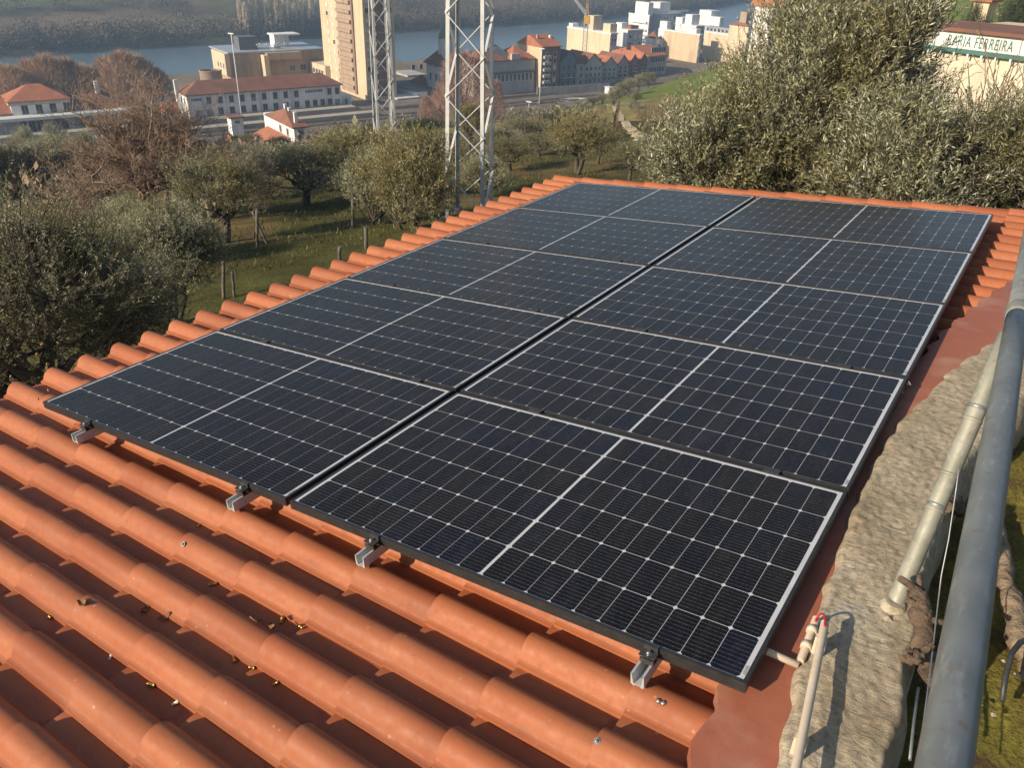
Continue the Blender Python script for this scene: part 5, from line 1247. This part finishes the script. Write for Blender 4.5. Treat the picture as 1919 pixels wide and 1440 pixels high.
# --- orchard prototypes (natural height, width)
PR = [(olive(200 + k, 4.5, 4.2, 1.25, nclump=24 + 3 * k, nshoot=1750, nleaf=13, ll=.105, lw=.024, shoot=.45, tr=.17, clump=.2, stems=1 + (k == 1), hollow=.35), (4.5, 4.2)) for k in range(4)]
PB = [(olive(220 + k, 3.2, 4.0, .25, nclump=26, nshoot=1750, nleaf=13, ll=.105, lw=.025, shoot=.45, tr=.1, clump=.2, stems=2, hollow=.4), (3.2, 4.0)) for k in range(2)]
OR = 'olive trees of the orchard below the house'
def ol(label, k, px, d, yt, w_, mat=None, rz=0.0, bush=False, name='olive_tree', grp=OR, sink=0.0, cat='tree'):
    m_, nat = (PB if bush else PR)[k]; return tree_px(name, label, m_, nat, px, d, yt, w_, grp, mat, rz, cat, sink)
ol('olive with thick forked trunk and thin brownish crown behind the slender olive', 1, 415, 27, 292, 190, M_OLIVE_D, .5)
ol('dark green olive with a single short trunk in the middle of the grass', 0, 576, 36, 278, 215, M_OLIVE_D, 1.1)
ol('golden olive with leaning trunk beside a dark stake', 2, 668, 38, 243, 195, M_OLIVE_G, 2.0)
ol('big golden green olive bush reaching down to the eave left of the pylon', 0, 765, 25, 255, 195, M_OLIVE_G, .3, True)
ol('pale olive bush partly hidden behind the big golden bush', 1, 705, 27, 295, 140, M_OLIVE, .9, True)
ol('olive crown between the bare tree and the dark green olive', 3, 500, 50, 286, 130, M_OLIVE, .2)
ol('golden olive crown left of the far pylon foot', 2, 640, 62, 250, 110, M_OLIVE_G, 1.0)
ol('twin trunked golden olive just beyond the roof corner', 1, 1085, 40, 216, 130, M_OLIVE_G, 2.4)
ol('pale olive leaning against the twin trunked one', 3, 1122, 44, 240, 80, M_OLIVE_G, .7)
ol('small dark olive standing between the roof corner and the large olive', 0, 1180, 36, 268, 85, M_OLIVE_D, 1.6)
ol('dark olive right behind the pylon foot', 3, 955, 44, 262, 110, M_OLIVE_D, .1)
ol('grey green olive between the pylon and the twin trunked olive', 2, 1010, 50, 250, 90, M_OLIVE_D, 1.9)
ol('tall golden olive crown seen through the near pylon', 0, 880, 70, 192, 75, M_OLIVE_G, 2.9)
ol('olive bush at the foot of the near pylon', 1, 905, 34, 300, 110, M_OLIVE, 1.4, True)
ol('greyish olive bush far left of the twin trunked olive', 0, 990, 75, 225, 95, M_OLIVE_D, 2.2, True)
ol('shrubby olive above the dark hedge at the left edge', 0, 30, 105, 268, 120, M_OLIVE_D, .4, True)
ol('round olive above the middle of the dark hedge', 1, 105, 100, 262, 130, M_OLIVE, 1.1, True)
ol('olive at the right end above the dark hedge', 0, 178, 95, 255, 95, M_OLIVE_D, 2.1, True)
ol('small pale olive in front of the station hall platform, left one', 2, 62, 180, 236, 48, M_OLIVE, .3)
ol('small pale olive in front of the station hall platform, middle one', 3, 118, 178, 236, 50, M_OLIVE, 1.3)
ol('small pale olive in front of the station hall platform, right one', 0, 175, 172, 246, 40, M_OLIVE, 2.3)
ol('dark olive left of the white house', 1, 466, 165, 250, 60, M_OLIVE_D, 1.0)
ol('dark shrub in front of the white house wing', 0, 522, 150, 258, 50, M_EVER, .5, True, 'shrub', cat='shrub')
ol('yellow green citrus tree below the station hut', 2, 472, 140, 262, 34, M_CITRUS, .5, name='citrus_tree')
ol('yellowish citrus bush in front of the white house', 1, 505, 132, 272, 44, M_CITRUS, 1.5, True, 'citrus_tree')
ol('green citrus bush at the corner of the white house', 0, 566, 138, 270, 48, M_CITRUS, 2.5, True, 'citrus_tree')
ol('dark round evergreen tree between the two pylons', 1, 790, 105, 226, 95, M_EVER, .5, True, 'evergreen_tree')
ol('dark evergreen right of the round evergreen, under the pylon', 0, 700, 120, 236, 60, M_EVER, 1.5, True, 'evergreen_tree')
ol('dark blue green bush alone on the slope below the turntable', 0, 1032, 130, 215, 48, M_EVER, .9, True, 'evergreen_tree')
ol('dark green bush lower on the slope below the turntable', 1, 1008, 95, 245, 50, M_EVER, .3, True, 'evergreen_tree')
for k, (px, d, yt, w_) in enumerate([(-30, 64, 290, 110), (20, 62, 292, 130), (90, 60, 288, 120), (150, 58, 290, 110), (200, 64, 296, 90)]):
    ol('%s tall dark evergreen from the left in the shaded hedge below the station' % ORD[k], k % 2, px, d, yt, w_, M_EVER_SHADE, k * 1.3, True, 'evergreen_tree', 'dark hedge trees at the left')
for k, (px, d, yt, w_) in enumerate(sorted([(1160, 205, 156, 36), (1178, 225, 146, 34), (1196, 240, 140, 34), (1214, 262, 134, 32), (1150, 190, 164, 32), (1186, 168, 188, 26), (1202, 150, 198, 28), (1218, 128, 212, 32), (1230, 112, 224, 34), (1112, 215, 182, 40), (1088, 210, 190, 36), (1130, 218, 176, 36), (1240, 96, 236, 36), (1192, 190, 172, 24)])):
    ol('%s pale olive from the left along the vineyard path' % ORD[k], k % 4 if k % 3 else k % 2, px, d, yt, w_, [M_OLIVE, M_OLIVE_D, M_OLIVE][k % 3], k * 1.7, k % 3 == 0, 'olive_tree', 'olives along the vineyard path')
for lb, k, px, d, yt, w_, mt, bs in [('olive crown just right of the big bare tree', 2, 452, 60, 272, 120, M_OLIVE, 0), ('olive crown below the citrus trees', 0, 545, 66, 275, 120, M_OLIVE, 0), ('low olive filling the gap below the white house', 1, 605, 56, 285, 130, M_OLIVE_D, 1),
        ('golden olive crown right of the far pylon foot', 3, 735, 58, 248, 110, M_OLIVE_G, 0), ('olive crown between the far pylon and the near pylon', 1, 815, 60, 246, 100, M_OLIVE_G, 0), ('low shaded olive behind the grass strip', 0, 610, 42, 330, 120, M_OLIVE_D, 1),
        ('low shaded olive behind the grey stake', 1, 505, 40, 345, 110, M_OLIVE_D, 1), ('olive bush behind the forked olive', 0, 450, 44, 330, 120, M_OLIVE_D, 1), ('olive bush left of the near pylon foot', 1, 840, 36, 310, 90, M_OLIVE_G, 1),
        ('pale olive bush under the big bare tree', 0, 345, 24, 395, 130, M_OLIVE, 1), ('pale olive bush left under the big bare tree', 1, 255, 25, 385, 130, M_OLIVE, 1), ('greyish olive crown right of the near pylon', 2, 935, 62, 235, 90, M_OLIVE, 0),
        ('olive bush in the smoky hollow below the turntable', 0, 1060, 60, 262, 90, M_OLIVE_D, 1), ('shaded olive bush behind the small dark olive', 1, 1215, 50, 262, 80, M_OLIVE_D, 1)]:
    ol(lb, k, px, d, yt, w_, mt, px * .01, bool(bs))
# trees up at the right edge, behind the shop
for k, (px, d, yt, w_, lb) in enumerate([(1870, 95, -20, 90, 'dark round tree above the shop fascia'), (1905, 88, 20, 60, 'dark bush at the right edge above the shop'), (1800, 110, 15, 60, 'dark tree between the large olive and the shop roof')]):
    ol(lb, k % 2, px, d, yt, w_, M_EVER, k, True, 'evergreen_tree', 'trees behind the shop')
# --- bare trees
bt = bare(301, 7.0, .54, 6, (6, 5, 4, 4, 4, 2), .12, M_TWIG, trunk=.14, ratio=.60, gnarl=.24, up=.28, minr=.0055, stems=5)
P = gt(305, 34); e = put_tree('bare_tree', 'big bare reddish brown tree in front of the station buildings', bt, P, (1.15, 1.15, height_to(P, 112) / 7.0), .5)
bt2 = bare(302, 5.0, .64, 6, (6, 5, 4, 4, 4, 2), .09, M_TWIG, trunk=.12, ratio=.60, gnarl=.28, up=.2, minr=.005, stems=3)
P = gt(395, 33); put_tree('bare_tree', 'lower bare tangled tree right of the big bare tree', bt2, P, (.9, .9, height_to(P, 235) / 5.0), 1.5)
P = gt(240, 34); put_tree('bare_tree', 'spreading bare tree left of the big bare tree', bt2, P, (1.0, 1.0, height_to(P, 262) / 5.0), 3.0)
br = fuzz(303, 12.0, 9.0, 1.5, 5200, 1.5, .06, M_TWIG_R, .22)
for k, (px, d, yt, w_, lb) in enumerate([(868, 215, 98, 1.0, 'tall reddish bare tree behind the near pylon'), (828, 225, 165, .7, 'low reddish bare tree left of the near pylon legs'), (925, 232, 150, .7, 'reddish bare tree right of the near pylon in front of the mansion'), (800, 222, 180, .6, 'smallest reddish bare tree by the tracks')]):
    P = gt(px, d); h = height_to(P, yt); put_tree('bare_tree', lb, br, P, (h / 12 * w_ * 1.1,) * 2 + (h / 12,), k * 1.1)
bo = fuzz(304, 13.0, 13.0, .8, 5200, 2.4, .085, M_TWIG_O, .3, .8, .75)
for k, (px, d, yt) in enumerate(sorted([(8, 352, 118), (38, 345, 124), (72, 356, 112), (105, 350, 104), (138, 355, 110), (168, 350, 122), (212, 352, 108), (245, 345, 98), (268, 350, 104), (300, 352, 128), (190, 356, 132)])):
    P = gd(px, d - 42, Z_TOWN - .5); h = height_to(P, yt); put_tree('riverside_tree', '%s bare orange brown riverside tree from the left behind the station hall' % ORD[k], bo, P, (h / 13 * 1.1,) * 2 + (h / 13,), k * .9, 'bare riverside trees')
# --- far bank: poplars and wood
bp = fuzz(305, 22.0, 3.6, 2.0, 520, 3.4, .20, M_TWIG_P, .35, 2.8, .4)
for k in range(15):
    px = 456 + k * 9.9 + random.uniform(-3, 3); Y0 = 0
    P = None
    for d in np.arange(430, 900, 2.0):
        Q = gd(px, d, -54)
        if farbank(Q[1]) - Q[0] > 5 + random.uniform(0, 5): P = Q; break
    P[2] = float(terrain(P[0], P[1])); h = 21 * random.uniform(.85, 1.1)
    put_tree('poplar', '%s bare pale poplar from the left in the row on the far bank' % ORD[k], bp, P, (1.0, 1.0, h / 22), k * 1.3, 'poplars on the far bank')
def leaf_cloud(C_, Rr, n, size, seed, flat=.8):
    r = np.random.default_rng(seed); k = len(C_); d = unit(r.normal(size=(k, n, 3))); rad = (r.random((k, n)) ** .35)[..., None] * np.asarray(Rr)[:, None, None]
    P_ = C_[:, None, :] + d * rad * np.array([1, 1, flat]); P_[..., 2] = np.maximum(P_[..., 2], C_[:, None, 2] - np.asarray(Rr)[:, None] * .6)
    dv = unit(d + np.array([0, 0, .6]) + r.normal(0, .5, (k, n, 3))); sz = (np.asarray(size) * np.ones(k))[:, None] * r.uniform(.6, 1.4, (k, n))
    return ribbons(P_.reshape(-1, 3), dv.reshape(-1, 3), sz.reshape(-1), sz.reshape(-1) * .55, 0, seed + 5)
M_WOODA = surf('far_bare_wood', (.20, .155, .105), (.14, .11, .08), .02, .95); M_WOODB = surf('far_dim_wood', (.13, .115, .085), (.09, .08, .06), .02, .95); M_WOODC = surf('far_green_wood', (.085, .095, .045), (.06, .07, .035), .02, .95)
def far_wood():
    r = np.random.default_rng(77); C_ = []; R_ = []
    for k in range(4600):
        Y = r.uniform(60, 1300); h = r.choice([r.uniform(1, 26), r.uniform(60, 150) , r.uniform(150, 420)], p=[.46, .20, .34]); X = farbank(Y) - h
        nf = float(fbm(X / 60., Y / 110., 4, 51))
        if 26 < h < 240 and nf > .47: continue
        if Y < 340 and (34 < h < 94 or 118 < h < 190): continue
        R0 = r.uniform(2.8, 6.0); z = float(terrain(X, Y)); C_.append((X, Y, z + R0 * r.uniform(.7, 1.5))); R_.append(R0)
    C_ = np.array(C_); R_ = np.array(R_); V, F = leaf_cloud(C_, R_, 84, .95, 78, 1.1)
    mi = np.repeat(r.choice([0, 1, 2], len(C_), p=[.40, .36, .24]), 84)
    tag(link('far_wood', np_mesh('far_wood', V, F, [M_WOODA, M_WOODB, M_WOODC], midx=mi)), 'wintry woodland and bushes on the far river bank and hillside', 'woodland', kind='stuff')
far_wood()
def scrub():
    r = np.random.default_rng(81); C_ = []; R_ = []
    while len(C_) < 1100:
        s = r.uniform(-140, 220); q = r.uniform(30, 224) if r.random() < .75 else r.uniform(205, 226)
        P = CAM[:2] + TA * s - TB * q
        if 58 < s < 190 and 62 < q < 195 and r.random() < .93: continue
        if q < 45 and s > -22 and s < 30: continue
        R0 = r.uniform(.5, 1.6) * (1 + q / 200); C_.append((P[0], P[1], float(terrain(P[0], P[1])) + R0 * .35)); R_.append(R0)
    C_ = np.array(C_); R_ = np.array(R_); V, F = leaf_cloud(C_, R_, 120, np.clip(R_ * .26, .2, .6), 82, .8)
    mi = np.repeat(r.choice([0, 1, 2, 3], len(C_), p=[.48, .32, .17, .03]), 120)
    tag(link('scrub', np_mesh('scrub', V, F, [M_SCRUB, M_OLIVE_D, M_TWIG, M_RUST], midx=mi)), 'rough scrub and brush covering the slope below the orchard', 'scrub', kind='stuff')
scrub()
def grass():
    r = np.random.default_rng(91); n = 52000; s = r.uniform(-14, 48, n); q = 9 + 46 * r.random(n) ** 1.3
    X = CAM[0] + TA[0] * s - TB[0] * q; Y = CAM[1] + TA[1] * s - TB[1] * q
    keep = (fbm(X / 3., Y / 3., 3, 95) > .36) & ~((X > -1.2) & (Y < 6.6)); X, Y = X[keep], Y[keep]; n = len(X)
    Z = terrain(X, Y); P = np.stack([X, Y, Z - .03], -1); dv = unit(np.stack([r.normal(0, .45, n), r.normal(0, .45, n), np.ones(n)], -1)); L_ = r.uniform(.06, .24, n) * (1 + 1.0 * (fbm(X / 1.1, Y / 1.1, 2, 97) > .56))
    V, F = ribbons(P, dv, L_, .035, 0, 92)
    gm = leafmat('grass_blade', (.090, .102, .022), (.10, .11, .03), .5, .3, (.17, .135, .05))
    tag(link('grass', np_mesh('grass', V, F, gm)), 'short winter grass on the orchard floor', 'grass', kind='stuff')
grass()
# --- vineyard rows and path
dv0 = unit((gd(1150, 100, -25) - CAM)[:2]); nv = np.array([dv0[1], -dv0[0]])
for k in range(15):
    base = CAM[:2] + nv * (-16 + k * 2.6); r = np.random.default_rng(400 + k); pts = []; L0, L1 = 62, 176
    n = 1300; t = r.uniform(L0, L1, n); off = r.normal(0, .10, n); X = base[0] + dv0[0] * t + nv[0] * off; Y = base[1] + dv0[1] * t + nv[1] * off; Z = terrain(X, Y)
    P_ = np.stack([X, Y, Z + r.uniform(.05, .8, n)], -1); d_ = unit(r.normal(size=(n, 3)) + np.array([0, 0, .5])); V, F = ribbons(P_, d_, .26 * r.uniform(.6, 1.3, n), .07, 0, 500 + k)
    ts = np.arange(L0, L1, 5.5); A = np.stack([base[0] + dv0[0] * ts, base[1] + dv0[1] * ts], -1); za = terrain(A[:, 0], A[:, 1]); A0 = np.column_stack([A, za - .1]); A1 = np.column_stack([A, za + 1.5])
    V2, F2 = segs(A0, A1, np.full(len(ts), .05), np.full(len(ts), .05), 4)
    o0 = np.array([base[0] + dv0[0] * 100, base[1] + dv0[1] * 100, float(terrain(base[0] + dv0[0] * 100, base[1] + dv0[1] * 100))])
    e = empty('vine_row', o0, 0, '%s row of leafless ochre vines from the left on the slope beyond the roof' % ORD[k], 'vine row', 'vineyard rows')
    link('vines', np_mesh('vines', V - o0, F, [M_VINES]), e); tag(link('stakes', np_mesh('stakes', V2 - o0, F2, M_POST), e), kind='stuff')
def ribbon_path(name, pts, w_, mt, lift=.05):
    P_ = []; 
    for a, c in zip(pts[:-1], pts[1:]):
        for t in np.linspace(0, 1, 14)[:-1]: P_.append(np.array(a[:2]) * (1 - t) + np.array(c[:2]) * t)
    P_.append(np.array(pts[-1][:2])); P_ = np.array(P_); d = np.gradient(P_, axis=0); d = d / np.linalg.norm(d, axis=1)[:, None]; nn = np.stack([-d[:, 1], d[:, 0]], -1); b = MB(); m_ = 4; G = []
    for j in range(m_ + 1): Q = P_ + nn * (j / m_ - .5) * w_; Q = Q + nn * ((vnoise(np.arange(len(P_)) * .8, np.full(len(P_), j * 3.7), 17) - .5) * w_ * (.6 if j in (0, m_) else .1))[:, None]; G.append(np.column_stack([Q, terrain(Q[:, 0], Q[:, 1]) + (lift if 0 < j < m_ else -.10)]))
    G = np.array(G)
    for j in range(m_):
        for i in range(len(P_) - 1): b.face([G[j, i], G[j, i + 1], G[j + 1, i + 1], G[j + 1, i]], 0, True)
    return tag(b.build(name, mt), kind='structure')
ribbon_path('path', [hit_terrain(*p) for p in ((1204, 268), (1186, 248), (1172, 228), (1160, 208), (1152, 196))], 1.3, M_PATH)
# ------------------------------------------------------------------ fence posts in the orchard
def fpost(px, yb, yt, w_, label, pxt=None, dx=0):
    P = hit_terrain(px, yb); d = math.hypot(*(P - CAM)[:2]); T = at(pxt or px, yt, d); e = MB()
    v = T - P; n = 5; pts = [P - v * .08 + v * 1.08 * t / n + np.array([random.uniform(-.01, .01), random.uniform(-.01, .01), 0]) for t in range(n + 1)]
    r_ = w_ / FOC * float(RC[2] @ (P - CAM)) / 2; e.tube(pts, [r_ * random.uniform(.9, 1.1) for _ in pts], 7); return tag(e.build('fence_post', M_POST), label, 'post', 'old orchard fence posts')
for a in [(316, 612, 536, 9, 'dark wooden post rising behind the eave, left of a pair'), (328, 612, 541, 8, 'dark wooden post rising behind the eave, right of a pair'), (419, 562, 490, 7, 'grey upright post behind the eave below the forked olive'),
          (440, 560, 508, 6, 'leaning dark post next to the grey upright post', 434), (482, 466, 394, 6, 'grey upright stake with a leaning strut in the grass'), (503, 461, 397, 5, 'leaning strut propped against the grey stake', 473),
          (661, 427, 361, 6, 'thin dark stake in front of the leaning trunk'), (686, 468, 426, 7, 'pale weathered post near the big golden bush'), (636, 492, 462, 7, 'short dark post just above the eave tiles'), (363, 456, 398, 5, 'pale thin stake inside the slender olive')]:
    fpost(*a[:5], pxt=a[5] if len(a) > 5 else None)
# ------------------------------------------------------------------ lattice pylons
def pylon(label, px, d, wb, slope, Htop, rot, hp, leg, br, dz0=0.0, group='lattice pylons'):
    P = gt(px, d); e = empty('lattice_pylon', P, 0, label, 'pylon', group)
    az = math.atan2(RC[0][1], RC[0][0]) + rot; e.rotation_euler = (0, 0, az)
    def cor(i, z): w_ = (wb - slope * z) / 2; sx, sy = ((-1, -1), (1, -1), (1, 1), (-1, 1))[i]; return np.array([sx * w_, sy * w_, z])
    for i in range(4):
        b = MB(); p0, p1 = cor(i, -.3), cor(i, Htop); sx, sy = np.sign(p0[:2])
        dx = np.array([-sx * leg / 2, 0, 0]); dy = np.array([0, -sy * leg / 2, 0])
        b.bar(p0 + dx, p1 + dx, leg, leg * .14, up=(0, 1, 0)); b.bar(p0 + dy, p1 + dy, leg * .14, leg, up=(0, 1, 0)); b.build('leg', M_LATTICE, e)
    n = int(Htop / hp)
    for i in range(4):
        j = (i + 1) % 4
        for k in range(n):
            z0, z1 = k * hp + dz0, (k + 1) * hp + dz0; a, c = (i, j) if (k + i) % 2 else (j, i)
            b = MB(); b.bar(cor(a, z0), cor(c, z1), br, br * .35); b.build('brace', M_LATTICE, e)
    for z in (n * hp,): 
        for i in range(4): MB().bar(cor(i, z), cor((i + 1) % 4, z), br, br).build('top_bar', M_LATTICE, e)
    for i in range(4): q = cor(i, 0); MB().box((q[0] - .16, q[1] - .16, -.5), (q[0] + .16, q[1] + .16, .06)).build('footing', M_CONCW, e)
    return e
pylon('near galvanised lattice pylon with zigzag bracing standing beyond the eave', 880, 27.5, 1.34, .022, 15.5, -.22, 1.22, .115, .075, .35)
pylon('farther slimmer lattice pylon in front of the apartment tower', 724, 52, 1.22, .022, 24, .35, 1.25, .13, .075)

# ------------------------------------------------------------------ the air of the valley
hz = MB().box((-1500, -1300, -62.5), (1500, 2500, 66))
M_HAZE = bpy.data.materials.new('haze'); M_HAZE.use_nodes = True; hn = M_HAZE.node_tree; hn.nodes.clear()
ho = hn.nodes.new('ShaderNodeOutputMaterial'); pv = hn.nodes.new('ShaderNodeVolumePrincipled')
pv.inputs['Color'].default_value = (.50, .72, 1.0, 1); pv.inputs['Density'].default_value = .00050; pv.inputs['Anisotropy'].default_value = .2
hn.links.new(pv.outputs[0], ho.inputs['Volume'])
tag(hz.build('haze', M_HAZE), 'thin pale blue winter haze in the valley', 'haze', kind='stuff')
